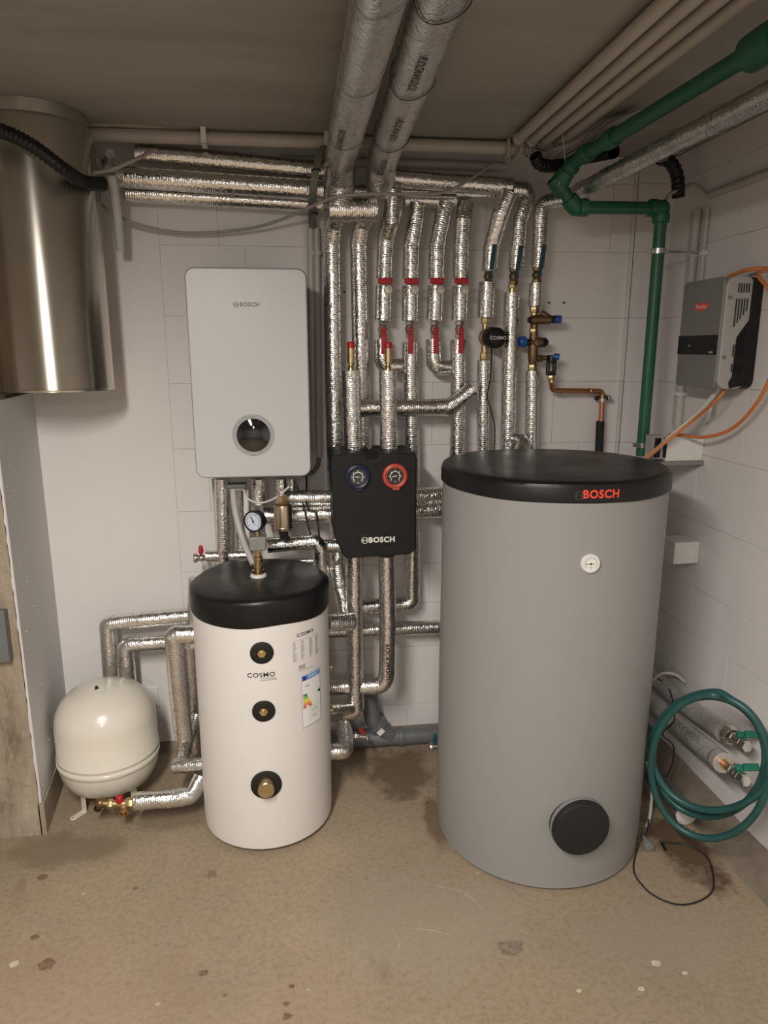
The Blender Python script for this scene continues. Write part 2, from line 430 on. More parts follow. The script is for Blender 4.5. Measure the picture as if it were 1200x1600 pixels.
def poly_round(pts, r, n=4):
    P, _ = fillet([V((*p, 0)) for p in (pts[-1:] + pts + pts[:1])], r, n)
    P = P[1:-1]; out = []
    k = (n + 1)
    # drop the duplicated first/last corners
    P = P[k if False else 0:]
    for p in P:
        if not out or (V(out[-1]) - V((p.x, p.y))).length > 1e-6: out.append((p.x, p.y))
    return out
# ---- lettering
_tc = {}
def text_geo(body, size, bold=0.0, sx=1.0):
    key = (body, bold)
    if key not in _tc:
        cu = bpy.data.curves.new('t', 'FONT'); cu.body = body; cu.size = 1; cu.align_x = 'CENTER'; cu.align_y = 'CENTER'; cu.offset = bold; cu.resolution_u = 3; cu.space_character = 1.1; cu.fill_mode = 'FRONT'
        o = bpy.data.objects.new('t', cu); C.objects.link(o); bpy.context.view_layer.update()
        me = bpy.data.meshes.new_from_object(o.evaluated_get(bpy.context.evaluated_depsgraph_get()))
        _tc[key] = ([(v.co.x, v.co.y) for v in me.vertices], [tuple(p.vertices) for p in me.polygons])
        bpy.data.objects.remove(o); bpy.data.curves.remove(cu); bpy.data.meshes.remove(me)
    vs, fs = _tc[key]; return [(x * size * sx, y * size) for x, y in vs], fs
def put_text(mb, body, size, fn, bold=0.0, sx=1.0, off=(0, 0)):
    vs, fs = text_geo(body, size, bold, sx); k = len(mb.v)
    for x, y in vs: mb.v.append(fn(x + off[0], y + off[1]))
    for f in fs: mb.face([k + i for i in f])
def put_poly(mb, pts, fn):
    k = len(mb.v)
    for x, y in pts: mb.v.append(fn(x, y))
    mb.face(range(k, k + len(pts)))
def put_rect(mb, x0, y0, x1, y1, fn, nx=1):
    for i in range(nx):
        a, b = x0 + (x1 - x0) * i / nx, x0 + (x1 - x0) * (i + 1) / nx
        put_poly(mb, [(a, y0), (b, y0), (b, y1), (a, y1)], fn)
def put_ring(mb, cx, cy, r0, r1, fn, a0=0, a1=360, n=36):
    for i in range(n):
        a, b = math.radians(a0 + (a1 - a0) * i / n), math.radians(a0 + (a1 - a0) * (i + 1) / n)
        put_poly(mb, [(cx + r0*math.cos(a), cy + r0*math.sin(a)), (cx + r1*math.cos(a), cy + r1*math.sin(a)), (cx + r1*math.cos(b), cy + r1*math.sin(b)), (cx + r0*math.cos(b), cy + r0*math.sin(b))], fn)
def plane_fn(o, ux=(1, 0, 0), uy=(0, 0, 1), un=(0, -1, 0), off=.0008):
    o, ux, uy, un = V(o), V(ux).normalized(), V(uy).normalized(), V(un).normalized()
    return lambda x, y: o + ux * x + uy * y + un * off
def cyl_fn(cx, cy, rad, th0, z0, off=.0012, tilt=0):
    return lambda x, y: V((cx + (rad + off) * math.cos(th0 + x / rad), cy + (rad + off) * math.sin(th0 + x / rad), z0 + y + x * tilt))
def tubetext_fn(c, axis, facing, rad, off=.0015):
    a = V(axis).normalized(); f = V(facing); f = (f - a * f.dot(a)).normalized(); w = f.cross(a) * -1; c = V(c)
    w = a.cross(f) * -1
    return lambda x, y: c + a * x + (f * math.cos(y / rad) + f.cross(a) * math.sin(y / rad)) * (rad + off)
def emblem(mb, cx, cy, r, fn):
    put_ring(mb, cx, cy, r * .84, r, fn, n=28)
    put_rect(mb, cx - r*.45, cy - r*.08, cx + r*.45, cy + r*.08, fn)
    for s_ in (-1, 1):
        x = cx + s_ * r * .5; put_rect(mb, x - r*.08, cy - r*.62, x + r*.08, cy + r*.62, fn)
        put_ring(mb, cx, cy, r*.60, r*.70, fn, 90 * 0 + (-40 if s_ > 0 else 140), (40 if s_ > 0 else 220), 8)

# ------------------------------------------------------------------ setting
CEIL = 2.36; XR = 1.48; PIERY = -.51
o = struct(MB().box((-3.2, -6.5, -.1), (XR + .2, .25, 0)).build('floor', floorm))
o = struct(MB().box((-3.2, -6.5, CEIL), (XR + .2, .25, CEIL + .15)).build('ceiling', ceilm))
ZR = [0, .136, .405, .60, .774, 1.022, 1.27, 1.518, 1.766, 2.014, 2.262, CEIL]
wb = struct(MB().box((-1.05, .003, 0), (XR + .1, .2, CEIL)).build('wall_back', mortar))
MB().box((-1.05, 0, 0), (-.46, .0118, CEIL)).build('plaster_skim', paint, wb)
offs = [.462, .10, .33, .05, .41, .17, .052, .30, .345, .25, .0]
g = .0008
def block_row(parent, x0, x1, z0, z1, ph, mk):
    e = [x0]; k = math.floor((x0 - ph) / .5) + 1
    while ph + k * .5 < x1 - .03:
        if ph + k * .5 > e[0] + .03: e.append(ph + k * .5)
        k += 1
    e.append(x1)
    for a, b in zip(e[:-1], e[1:]): mk(a, b, z0, z1)
def mkb(a, b, z0, z1):
    d = R.uniform(-.0006, .0006)
    MB().box((a + g, d, z0 + g), (b - g, .0118, z1 - g)).build('block', paint, wb, bevel=.0006, bseg=1)
for i in range(len(ZR) - 1): block_row(wb, -.46, 1.33, ZR[i], ZR[i+1], offs[i], mkb)
# shallow pier at the right end of the back wall
tp = struct(MB().box((1.333, -.028, 0), (XR, .0, CEIL)).build('trim_1', mortar))
for i in range(len(ZR) - 1):
    MB().box((1.33, -.032, ZR[i] + g), (XR, -.0285, ZR[i+1] - g)).build('block', paint, tp)
    MB().box((1.3295, -.032, ZR[i] + g), (1.3325, 0, ZR[i+1] - g)).build('block', paint, tp)
wr = struct(MB().box((XR + .003, -6.5, 0), (XR + .2, .2, CEIL)).build('wall_right', mortar))
def mkr(a, b, z0, z1):
    MB().box((XR + R.uniform(-.0005, .0005), -b + g, z0 + g), (XR + .0118, -a - g, z1 - g)).build('block', paint_r, wr, bevel=.0006, bseg=1)
for i in range(len(ZR) - 1): block_row(wr, 0, 2.0, ZR[i], ZR[i+1], offs[(i + 4) % 11] + .12, mkr)
MB().box((XR, -6.5, 0), (XR + .0118, -2.0, CEIL)).build('plaster_skim', paint_r, wr)
# projecting left wall pier: raw concrete with a painted side, upper part set back for the duct
PB, PF = -.948, -.893
mb = MB(); mb.prism([(-3.2, 0), (PB - .01, 0), (PF - .01, PIERY), (-3.2, PIERY)], (0, 0, 0), (1, 0, 0), (0, 1, 0), (0, 0, 1), 1.49)
mb.prism([(-3.2, 0), (-1.02, 0), (-1.02, PIERY), (-3.2, PIERY)], (0, 0, 1.49), (1, 0, 0), (0, 1, 0), (0, 0, 1), CEIL - 1.49)
wl = struct(mb.build('wall_left', rawc))
# painted skim on the side face with a ragged front edge
mb = MB(); n = 70; k = len(mb.v)
for i in range(n + 1):
    z = .125 + (1.49 - .125) * i / n; rag = R.uniform(-.0025, .0035) + .003
    for (x, y) in ((PB - .01, 0), (PB, 0), (PB + (PF - PB) * .97, PIERY * .97), (PF, PIERY + rag * .2), (PF - .002, PIERY - .002 - abs(rag) * .1), (PF - .006 - rag * .6, PIERY - .0015)): mb.v.append(V((x, y, z)))
for i in range(n):
    for j in range(5): mb.face((k + i*6 + j, k + i*6 + j + 1, k + (i+1)*6 + j + 1, k + (i+1)*6 + j))
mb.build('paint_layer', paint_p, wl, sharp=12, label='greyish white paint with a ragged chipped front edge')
mb = MB()
for i in range(34):
    z = R.uniform(.15, 1.45); t_ = R.uniform(.05, .95); x = PB + (PF - PB) * t_; y = PIERY * t_; q = R.uniform(.0015, .004)
    mb.ball(V((x + .001, y, z)), q * .5, 6)
mb.build('paint_blob', inkwhite, wl)['kind'] = 'stuff'
struct(MB().prism([(PB - .005, 0), (PB + .004, 0), (PF + .006, PIERY), (PF - .014, PIERY)], (0, 0, 0), (1, 0, 0), (0, 1, 0), (0, 0, 1), .12).build('baseboard_left', castgrey if False else rawc))
struct(MB().box((-3.4, -6.5, 0), (-3.2, .2, CEIL)).build('wall_far_left', paint_r))
struct(MB().box((-3.4, -6.7, 0), (XR + .2, -6.5, CEIL)).build('wall_rear', paint_r))
# mortar fillet along the foot of the right wall, and of the back wall
mb = MB(); n = 80; k = 0
for i in range(n + 1):
    y = -i * 6.4 / n; a = .022 * noise.noise(V((y * 3, 0, 0))); b = .015 * noise.noise(V((0, y * 4, 2)))
    for (x, z) in ((XR + .001, .075 + b), (XR - .012, .068 + b), (XR - .05, .03), (XR - .095 + a, .004), (XR - .11 + a, -.002)): mb.v.append(V((x, y, z)))
for i in range(n):
    for j in range(4): mb.face((k + i*5 + j, k + i*5 + j + 1, k + (i+1)*5 + j + 1, k + (i+1)*5 + j))
filletm = mat('brown_mortar_fillet', (.215, .175, .135), .9, 0, .25, 9, .5, 40, bdist=.004)
struct(mb.build('baseboard_right', filletm))
mb = MB(); k = 0
for i in range(n + 1):
    x = PB + i * (XR - PB) / n; a = .01 * noise.noise(V((x * 3, 0, 7)))
    for (y, z) in ((.001, .035 + a), (-.01, .03 + a), (-.035 + a, .003), (-.05 + a, -.002)): mb.v.append(V((x, y, z)))
for i in range(n):
    for j in range(3): mb.face((k + i*4 + j, k + i*4 + j + 1, k + (i+1)*4 + j + 1, k + (i+1)*4 + j))
struct(mb.build('baseboard_back', filletm))
# plaster smear along the ceiling's back edge
mb = MB(); k = 0; n = 60
for i in range(n + 1):
    x = -1.0 + i * 1.3 / n; wv = max(.002, (.055 + .05 * noise.noise(V((x * 5, 1, 0))) + .02 * noise.noise(V((x * 20, 1, 0)))) * (1 - i / n * .9))
    for (y, z) in ((-.13, CEIL - .004), (-.13 - wv * .6, CEIL - .005), (-.13 - wv, CEIL + .001)): mb.v.append(V((x, y, z)))
for i in range(n):
    for j in range(2): mb.face((k + i*3 + j, k + i*3 + j + 1, k + (i+1)*3 + j + 1, k + (i+1)*3 + j))
struct(mb.build('trim_2', plaster))

# ------------------------------------------------------------------ big grey storage tank
BX, BY, BR = .818, -.651, .349
root = thing('storage_tank', 'tall grey hot water storage tank with black lid and round black hatch', 'tank', (BX, BY, 0))
prof = [(0, .004), (BR - .012, .004), (BR - .004, .012), (BR - .003, .05), (BR, .07), (BR, 1.245), (BR - .01, 1.25), (0, 1.25)]
MB().lathe(prof, (BX, BY, 0), (0, 0, 1), 96).build('jacket', greyfab, root)
lr = BR + .006
prof = [(lr - .004, 1.236), (lr, 1.24), (lr, 1.276), (lr - .004, 1.288), (lr - .012, 1.293), (lr - .03, 1.295), (lr - .10, 1.297), (.1, 1.299), (0, 1.299)]
MB().lathe(prof, (BX, BY, 0), (0, 0, 1), 96, wob=.003).build('lid', lidm, root)
th, z = oncyl(903, 1286, BX, BY, BR)
nd = V((math.cos(th), math.sin(th), 0)); c = V((BX, BY, z)) + nd * BR
hr = .0885
h = MB().lathe([(hr - .002, -.02), (hr, .0), (hr, .026), (hr - .004, .034), (hr - .014, .036), (0, .038)], c, nd, 48).build('hatch_cover', mat('matt_black_cover', (.009, .009, .009), .6), root)
MB().lathe([(hr, .0), (hr + .0015, .006), (hr + .0015, .011), (hr, .014)], c - nd * .002, nd, 48).build('rim', inkgrey, h)
th, z = oncyl(922, 880, BX, BY, BR); nd = V((math.cos(th), math.sin(th), 0)); c = V((BX, BY, z)) + nd * (BR - .001); ux = V((-nd.y, nd.x, 0))
tg = MB().lathe([(.0275, 0), (.0275, .006), (.025, .010), (.0235, .010)], c, nd, 40).build('thermometer_bezel', whitep, root)
MB().lathe([(.0236, 0), (.0236, .0088), (0, .0088)], c, nd, 40).build('dial', lens, tg)
mb = MB(); fn = plane_fn(c, ux, (0, 0, 1), nd, .0094)
put_ring(mb, 0, 0, .0165, .0172, fn, -40, 220, 24)
for a in range(-40, 221, 26):
    q = math.radians(a); put_poly(mb, [(.0165*math.cos(q)-.0004, .0165*math.sin(q)), (.0165*math.cos(q)+.0004, .0165*math.sin(q)), (.0195*math.cos(q)+.0004, .0195*math.sin(q)), (.0195*math.cos(q)-.0004, .0195*math.sin(q))], fn)
put_rect(mb, -.016, -.0008, .010, .0008, fn); put_ring(mb, 0, 0, 0, .003, fn, n=12)
put_text(mb, '°C', .007, fn, .01, off=(0, -.011))
mb.build('needle_and_scale', inkblack, tg)
th, z = oncyl(940, 772.5, BX, BY, lr)
mb = MB(); put_text(mb, 'BOSCH', .0315, cyl_fn(BX, BY, lr, th, z), .035, .96); mb.build('lettering', inkred, root, label='red brand lettering on the lid edge')
th, z = oncyl(905, 774.5, BX, BY, lr)
mb = MB(); emblem(mb, 0, 0, .0125, cyl_fn(BX, BY, lr, th, z)); mb.build('emblem', inkdark, root, label='dark round emblem beside the lettering')

# ------------------------------------------------------------------ small white buffer tank
SX, SY, SR = -.124, -.482, .227
root = thing('buffer_tank', 'short white buffer tank with black cap and three brass plugs', 'tank', (SX, SY, 0))
prof = [(0, .012), (SR - .012, .012), (SR - .002, .02), (SR, .05), (SR, .80), (SR, .83), (0, .83)]
MB().lathe(prof, (SX, SY, 0), (0, 0, 1), 80).build('jacket', whitefab, root)
lr = SR + .004
prof = [(lr - .002, .806), (lr, .81), (lr + .001, .880), (lr - .002, .888), (lr - .008, .893), (lr - .03, .896), (.12, .898), (.05, .896), (0, .894)]
MB().lathe(prof, (SX, SY, 0), (0, 0, 1), 80, wob=.010).build('cap', lidm, root)
MB().lathe([(0, 0), (.055, 0), (.055, .012), (0, .012)], (SX, SY, .0), (0, 0, 1), 30).build('foot', inkgrey, root)
for (px, py, ro, rb, kind) in ((409, 1020, .0365, .0145, 0), (412, 1111, .0365, .0145, 0), (416, 1226, .050, .027, 1)):
    th, z = oncyl(px, py, SX, SY, SR); nd = V((math.cos(th), math.sin(th), 0)); c = V((SX, SY, z)) + nd * (SR - .002)
    rg = MB().lathe([(ro, 0), (ro, .004), (ro - .003, .006), (rb + .002, .006), (rb + .002, .003), (0, .003)], c, nd, 40).build('collar', eppblack, root)
    mb = MB()
    if kind: mb.lathe([(rb + .002, 0), (rb + .002, .012), (rb, .016), (rb, .034), (rb - .003, .037), (0, .037)], c, nd, 32)
    else: mb.hexn(c, c + nd * .012, rb); mb.lathe([(rb * .55, .012), (rb * .5, .016), (0, .016)], c, nd, 16)
    mb.build('plug', brass, rg)
th, z = oncyl(408, 1055, SX, SY, SR)
mb = MB(); f = cyl_fn(SX, SY, SR, th, z); put_text(mb, 'COSMO', .021, f, .012, 1.1)
mb.build('lettering', inkblack, root)
mb = MB(); [put_rect(mb, -.002 + i * .006, -.0125, .0025 + i * .006, -.0105, f) for i in range(8)]; [put_rect(mb, -.002 + i * .0066, -.0185, .0032 + i * .0066, -.0165, f) for i in range(8)]; mb.build('small_lettering', inkgrey, root)
# data plate print
th, z = oncyl(477, 989, SX, SY, SR); f = cyl_fn(SX, SY, SR, th, z, .0014)
mb = MB(); put_text(mb, 'COSMO', .0165, f, .008, 1.1); mb.build('data_plate_heading', inkblack, root)
mb = MB()
put_rect(mb, -.052, -.0165, .068, -.0158, f, 8)
rr = random.Random(3)
for cxx in (-.042, -.012, .022, .052):
    for i in range(13):
        wd = rr.uniform(.006, .016); y = -.024 - i * .0052; put_rect(mb, cxx - .008, y, cxx - .008 + wd, y + .0024, f)
for i in range(14): put_rect(mb, -.030 + i * .0019, -.118, -.030 + i * .0019 + rr.uniform(.0006, .0014), -.103, f)
put_rect(mb, -.035, -.1235, .03, -.1222, f, 5)
mb.build('data_plate_print', inkpale, root)
# energy label
th, z = oncyl(487, 1090, SX, SY, SR); f = cyl_fn(SX, SY, SR, th, z, .0016); f2 = cyl_fn(SX, SY, SR, th, z, .0022)
wE, hE = .086, .186
mb = MB(); mb.use(LC['white']); put_rect(mb, -wE/2, -hE/2, wE/2, hE/2, f, 8)
mb.use(LC['frame'])
for a in ((-wE/2, -hE/2, -wE/2+.001, hE/2), (wE/2-.001, -hE/2, wE/2, hE/2), (-wE/2, -hE/2, wE/2, -hE/2+.001), (-wE/2, hE/2-.001, wE/2, hE/2)): put_rect(mb, *a, f2, 4)
mb.use(LC['navy']); put_rect(mb, -wE/2+.003, hE/2-.021, -wE/2+.020, hE/2-.004, f2, 2)
mb.use(LC['blue']); put_rect(mb, -wE/2+.020, hE/2-.021, wE/2-.003, hE/2-.004, f2, 4)
mb.use(LC['white']); f3 = cyl_fn(SX, SY, SR, th, z, .0028); put_text(mb, 'ENERG', .012, f3, .01, 1, (.006, hE/2-.0125))
for i, (cn, wd) in enumerate(zip(('dgreen', 'green', 'lime', 'yellow', 'amber', 'orange', 'red'), (.015, .018, .021, .025, .029, .033, .036))):
    mb.use(LC[cn]); y = .018 - i * .0072; x0 = -wE/2 + .005
    put_poly(mb, [(x0, y), (x0 + wd, y), (x0 + wd + .003, y + .003), (x0 + wd, y + .006), (x0, y + .006)], f2)
mb.use(inkblack); put_poly(mb, [(wE/2-.013, .012), (wE/2-.002, .007), (wE/2-.002, .020), (wE/2-.013, .017), (wE/2-.016, .0145)], f2)
mb.use(inkpale); put_rect(mb, -.008, -.032, .03, -.0312, f2, 3); put_rect(mb, -.008, -.056, .03, -.0552, f2, 3); put_rect(mb, -.008, -.075, -.0072, -.032, f2)
mb.use(inkgrey); put_text(mb, '62 W', .011, f2, .004, 1, (.012, -.043)); put_text(mb, '95 L', .011, f2, .004, 1, (.012, -.066)); put_rect(mb, -.028, .050, -.012, .053, f2)
mb.build('energy_label', None, root, label='paper energy label with coloured efficiency bars')

# ------------------------------------------------------------------ expansion vessel
EX, EY, ER = -.716, -.300, .1785
root = thing('expansion_vessel', 'round cream white expansion vessel standing beside the left pier', 'tank', (EX, EY, 0))
prof = [(0, .042), (.06, .045), (.11, .057), (.15, .085), (ER - .008, .125), (ER - .001, .16)]
prof += [(ER, .172), (ER + .0035, .174), (ER + .0035, .183), (ER, .185), (ER - .001, .196), (ER + .0025, .199), (ER + .0025, .205), (ER - .001, .209)]
prof += [(ER - .001, .32), (ER - .008, .36), (ER - .026, .395), (ER - .055, .424), (ER - .10, .444), (.04, .4515), (0, .452)]
MB().lathe(prof, (EX, EY, 0), (0, 0, 1), 64).build('vessel_body', enamel, root, sharp=60)
for (px, py) in ((110, 1281), (234, 1268)):
    p = Z(px, py, .004); d = (p - V((EX, EY, 0))); d.z = 0; d.normalize(); c = V((EX, EY, 0)) + d * .125; sx = V((-d.y, d.x, 0))
    mb = MB(); mb.obox(c + V((0, 0, .04)), sx, d, V((0, 0, 1)), .024, .004, .075); mb.obox(c + d * .022 + V((0, 0, .0035)), sx, d, V((0, 0, 1)), .024, .045, .004)
    mb.lathe([(.012, 0), (.012, .004), (.006, .0045)], c + d * .045 + V((0, 0, .0015)), (0, 0, 1), 20)
    mb.build('leg', enamel, root, bevel=.001)
c = V((EX, EY + .10, 0)); mb = MB(); mb.obox(V((EX, EY + .125, .04)), V((1, 0, 0)), V((0, 1, 0)), V((0, 0, 1)), .024, .004, .078); mb.build('leg', enamel, root)
tp_ = A(160, 1082, EY * -1 + .05); tz = .4475
mb = MB(); cc = V((EX - .012, EY - .035, .447)); mb.lathe([(.006, 0), (.006, .012), (.004, .016), (0, .016)], cc, (0, 0, 1), 14); mb.build('valve_cap', blackp, root)
mb = MB(); mb.lathe([(.022, -.004), (.022, .0035), (.019, .0035), (.019, 0)], cc, (0, -.18, 1), 24); mb.build('valve_recess', whitep, root)
mb = MB(); mb.obox(cc + V((.014, -.012, .0055)), V((1, 0, 0)), V((0, 1, 0)), V((0, 0, 1)), .03, .016, .0015); mb.build('sticker', LC['white'], root)

# ------------------------------------------------------------------ foil pipe builder
def pipe(label, pts, wpx, d=None, m=foil, name='insulated_pipe', rad=None, amp=.0007, seg=22, group=None, parent=None, elbow=.001, taper=None, cat_='pipe', partname=None):
    """pts in metres; wpx = radius in metres"""
    amp *= .8
    o = MB().tube(pts, wpx, seg, rad=rad if rad is not None else wpx * 1.15, amp=amp, step=.016, elbow=elbow, taper=taper).build(partname or name, m, parent, sharp=70)
    if parent is None: tag(o, label, cat_, group)
    return o
def AA(*l): return [A(*p) for p in l]
# ceiling pipes coming towards the viewer
def line_to(p, q, y): t = (y - p.y) / (q.y - p.y); return p + (q - p) * t
c1e = V((.186, -.21, 2.255)); c1s = V((.165, -2.9, 2.262))
c1 = MB().tube([c1s, V((.182, -.235, 2.262)), V((.186, -.16, 2.20)), A(528, 325, .16)], .051, 26, rad=.05, amp=.0012, elbow=.001).build('insulated_pipe', foil_dull, sharp=70)
tag(c1, 'thick foil pipe under the ceiling, left of the pair coming forward', 'pipe')
c2 = MB().tube([V((.237, -2.9, 2.262)), V((.322, -.235, 2.262)), V((.328, -.15, 2.19))], .050, 26, rad=.05, amp=.0012, elbow=.001).build('insulated_pipe', foil_dull, sharp=70)
tag(c2, 'thick foil pipe under the ceiling, right of the pair coming forward', 'pipe')
def ptext(parent, px, py, body, size, m=inkblack, c=None, axis=None, r=.055, facing=None):
    mb = MB(); put_text(mb, body, size, tubetext_fn(c, axis, facing, r, .0028), .01, 1.2); mb.build('print', m, parent)
for (o_, a_, b_, ys) in ((c1, c1s, V((.182, -.235, 2.262)), (-.62, -1.55)), (c2, V((.237, -2.9, 2.262)), V((.322, -.235, 2.262)), (-.35, -.75, -1.15))):
    for y in ys:
        c_ = line_to(a_, b_, y); ptext(o_, 0, 0, 'ROCKWOOL', .026, c=c_, axis=(b_ - a_), r=.0505, facing=(CAM - c_) + V((-.2 if o_ is c1 else .1, 0, 0)))
# hanger wires on C1 / C2
for i, (o_, x0, x1) in enumerate(((c1, .182, .058), (c2, .322, .056))):
    for y in (-.55, -1.0, -1.4):
        xx = line_to(c1s if i == 0 else V((.237, -2.9, 2.262)), V((.182, -.235, 2.262)) if i == 0 else V((.322, -.235, 2.262)), y).x
        mb = MB(); pts = [V((xx + 0.0525 * math.cos(a), y + .02 * math.sin(a * 2), 2.262 + 0.0525 * math.sin(a))) for a in [2 * PI * k / 24 for k in range(25)]]
        mb.tube(pts, .0012, 6, smooth=2); mb.build('binding_wire', wireblack if i else inkgrey, o_)
# risers 1 and 2 under the tee
tee = thing('insulated_tee', 'short fat foil tee under the two thick ceiling pipes', 'pipe', A(550, 330, .17))
pipe(None, AA((514, 329, .17), (588, 328, .17)), .039, parent=tee, partname='sleeve', amp=.0022)
pipe('leftmost tall foil riser, running down behind the black pump box', [A(530, 332, .15), A(522, 352, .11), A(519, 380, .085), A(521, 560, .085), A(524, 720, .085), A(528, 905, .085)], .0335)
pipe('second tall foil riser from the left, beside the pump box top', [A(578, 332, .15), A(566, 352, .11), A(561, 380, .085), A(564, 560, .085), A(567, 700, .085), A(570, 860, .085)], .0325)
# left bundle along the back wall
pipe('topmost foil pipe of the bundle along the left wall top', AA((213, 240, .10), (330, 250, .10), (510, 268, .10)), .031)
p2 = pipe('middle foil pipe of the bundle along the left wall top', AA((176, 275, .13), (300, 284, .13), (505, 298, .13)), .034)
mb = MB(); a_, b_ = A(176, 275, .13), A(505, 298, .13); c_ = a_.lerp(b_, .17)
put_text(mb, 'ROCKWOOL', .020, tubetext_fn(c_, b_ - a_, (CAM - c_) + V((0, 0, .4)), .034, .002), .01, 1.2); mb.build('print', inkblack, p2)
pipe('thin lowest foil pipe of the bundle along the left wall top', AA((198, 303, .06), (300, 308, .06), (505, 320, .06)), .028)
pipe('foil elbow stub at the left end of the wall pipe bundle', AA((160, 262, .06), (170, 250, .10), (172, 240, .16)), .016)
# right of the pair
pipe('long foil pipe high on the wall right of the ceiling pair', AA((592, 277, .12), (700, 286, .12), (798, 292, .12)), .031)
pipe('dull foil pipe tucked under the long high wall pipe', AA((540, 300, .06), (640, 300, .06), (800, 306, .06)), .024, m=foil_dull)
pipe('short bright foil pipe above the third and fourth red levers', AA((632, 313, .09), (712, 314, .09)), .0235)

# ------------------------------------------------------------------ valve builder
def ball_valve(parent, p, axis, r, L, lever_m, lever_dir, lever_len, off=V((0, -1, 0)), body_m=None, name='valve', tagm=None, lw=.011):
    a = V(axis).normalized(); p = V(p); bm_ = body_m or nickel
    mb = MB(); mb.hexn(p - a * L * .5, p - a * L * .26, r * 1.05); mb.hexn(p + a * L * .26, p + a * L * .5, r * 1.05)
    mb.lathe([(r * .75, -L*.28), (r * .9, -L*.18), (r * 1.12, -L*.06), (r * 1.12, L*.06), (r * .9, L*.18), (r * .75, L*.28)], p, a, 20)
    mb.cyl(p, p + off * (r * 1.75), r * .38, seg=14)
    vb = mb.build(name, bm_, parent)
    if tagm: MB().obox(p + off * (r * 1.16), a.cross(off).normalized(), a, off, r * .9, r * 1.1, .002).build('tag_plate', tagm, vb)
    ld = V(lever_dir).normalized(); s = p + off * (r * 1.7); side = ld.cross(off).normalized()
    mb = MB(); mb.obox(s + ld * lever_len * .12, side, ld, off, lw * .9, lever_len * .3, .004)
    mb.obox(s + ld * lever_len * .6 + off * .004, side, ld, off, lw, lever_len * .8, .009)
    mb.lathe([(0, -.005), (lw * .5, -.005), (lw * .5, .007), (0, .007)], s - off * .0, off, 12)
    mb.build('lever', lever_m, vb, bevel=.002)
    return vb
dnz = V((0, 0, -1))
# heating risers with red levers
def red_riser(label, xs, top, lowpts, lowr):
    x1, x2, x3 = xs
    D_ = .10
    root = thing('heating_riser', label, 'pipe', A(x3, 530, D_), 'risers with red valves')
    pipe(None, top + [A(x1, 436, D_)], .0305, parent=root, partname='sleeve', amp=.0014)
    pipe(None, [A(x1 - .5, 447, D_), A(x2, 501, D_)], .0315, parent=root, partname='sleeve', amp=.0012)
    # upper valve: horizontal red grip and round knob
    p = A(x1, 441, D_); mb = MB(); mb.cyl(A(x1, 433, D_), A(x1, 450, D_), .016); v = mb.build('valve', nickel, root)
    q = A(x1 + 1, 439, D_ + .045); MB().obox(q, V((1, 0, 0)), V((0, 1, 0)), V((0, 0, 1)), .052, .010, .020).build('lever', redp, v, bevel=.004)
    q = A(x1 + 5, 453, D_ + .034)
    MB().lathe([(.006, -.03), (.006, 0), (.0155, .002), (.0165, .006), (.0165, .014), (.0145, .018), (0, .0185)], q, (0, -1, 0), 24).build('knob', nickel, v, label='round brushed metal knob')
    ball_valve(root, A(x3, 515, D_), (0, 0, 1), .0155, .062, redp, (0, 0, -1), .088, tagm=LC['white'], name='ball_valve', lw=.019)
    if lowpts: pipe(None, lowpts, lowr, parent=root, partname='sleeve', amp=.0018)
    return root
red_riser('first red-valved riser from the left, just right of the pump box risers', (601, 599, 598), [A(616, 300, .16), A(614, 335, .16), A(603, 372, .10)],
          [A(597, 530, .10), A(598, 572, .10), A(628, 572, .10)], .030)
pipe('bright foil drop bend above the first red-valved riser', AA((614, 297, .17), (613, 352, .17)), .027, amp=.002)
red_riser('second red-valved riser from the left, continuing down to the floor bend', (642, 641, 640), [A(652, 318, .10), A(650, 345, .10), A(643, 385, .10)],
          [A(641, 535, .10), A(641, 600, .10), A(643, 700, .10), A(644, 860, .10), A(644, 943, .10), A(566, 948, .10)], .0305)
red_riser('third red-valved riser from the left, with U bend across to the fourth', (682, 679, 679), [A(697, 316, .10), A(690, 350, .10), A(683, 385, .10)],
          [A(677, 530, .10), A(678, 574, .10), A(704, 574, .10)], .029)
red_riser('fourth red-valved riser from the left, standing right of the others', (720, 718, 718), [A(728, 318, .09), A(724, 345, .10), A(721, 385, .10)],
          [A(716, 531, .10), A(716, 600, .10), A(716, 640, .10), A(714, 725, .10)], .030)
pipe('foil cross pipe in front of the risers, its right end angled up', AA((558, 638, .155), (702, 636, .155), (739, 609, .155)), .0315, amp=.0014)
# ------------------------------------------------------------------ right hand risers
def teal_riser(label, px_top, pts, xv, yv, lv):
    root = thing('water_riser', label, 'pipe', pts[-1])
    pipe(None, pts, .0285, parent=root, partname='sleeve', amp=.0014, m=foil)
    ball_valve(root, A(xv, yv, .10), (0, 0, 1), .0165, .052, tealp, (0, 0, 1), .0, body_m=olive, name='ball_valve', lw=.012)
    return root
def teal_grip(root, px, y0, y1, d):
    a, b = A(px, y0, d), A(px - 1, y1, d)
    mb = MB(); mb.lathe([(0, 0), (.006, 0), (.0095, .006), (.0095, (a - b).length - .008), (.006, (a - b).length), (0, (a - b).length)], b, a - b, 12); mb.build('lever_grip', tealp, root)
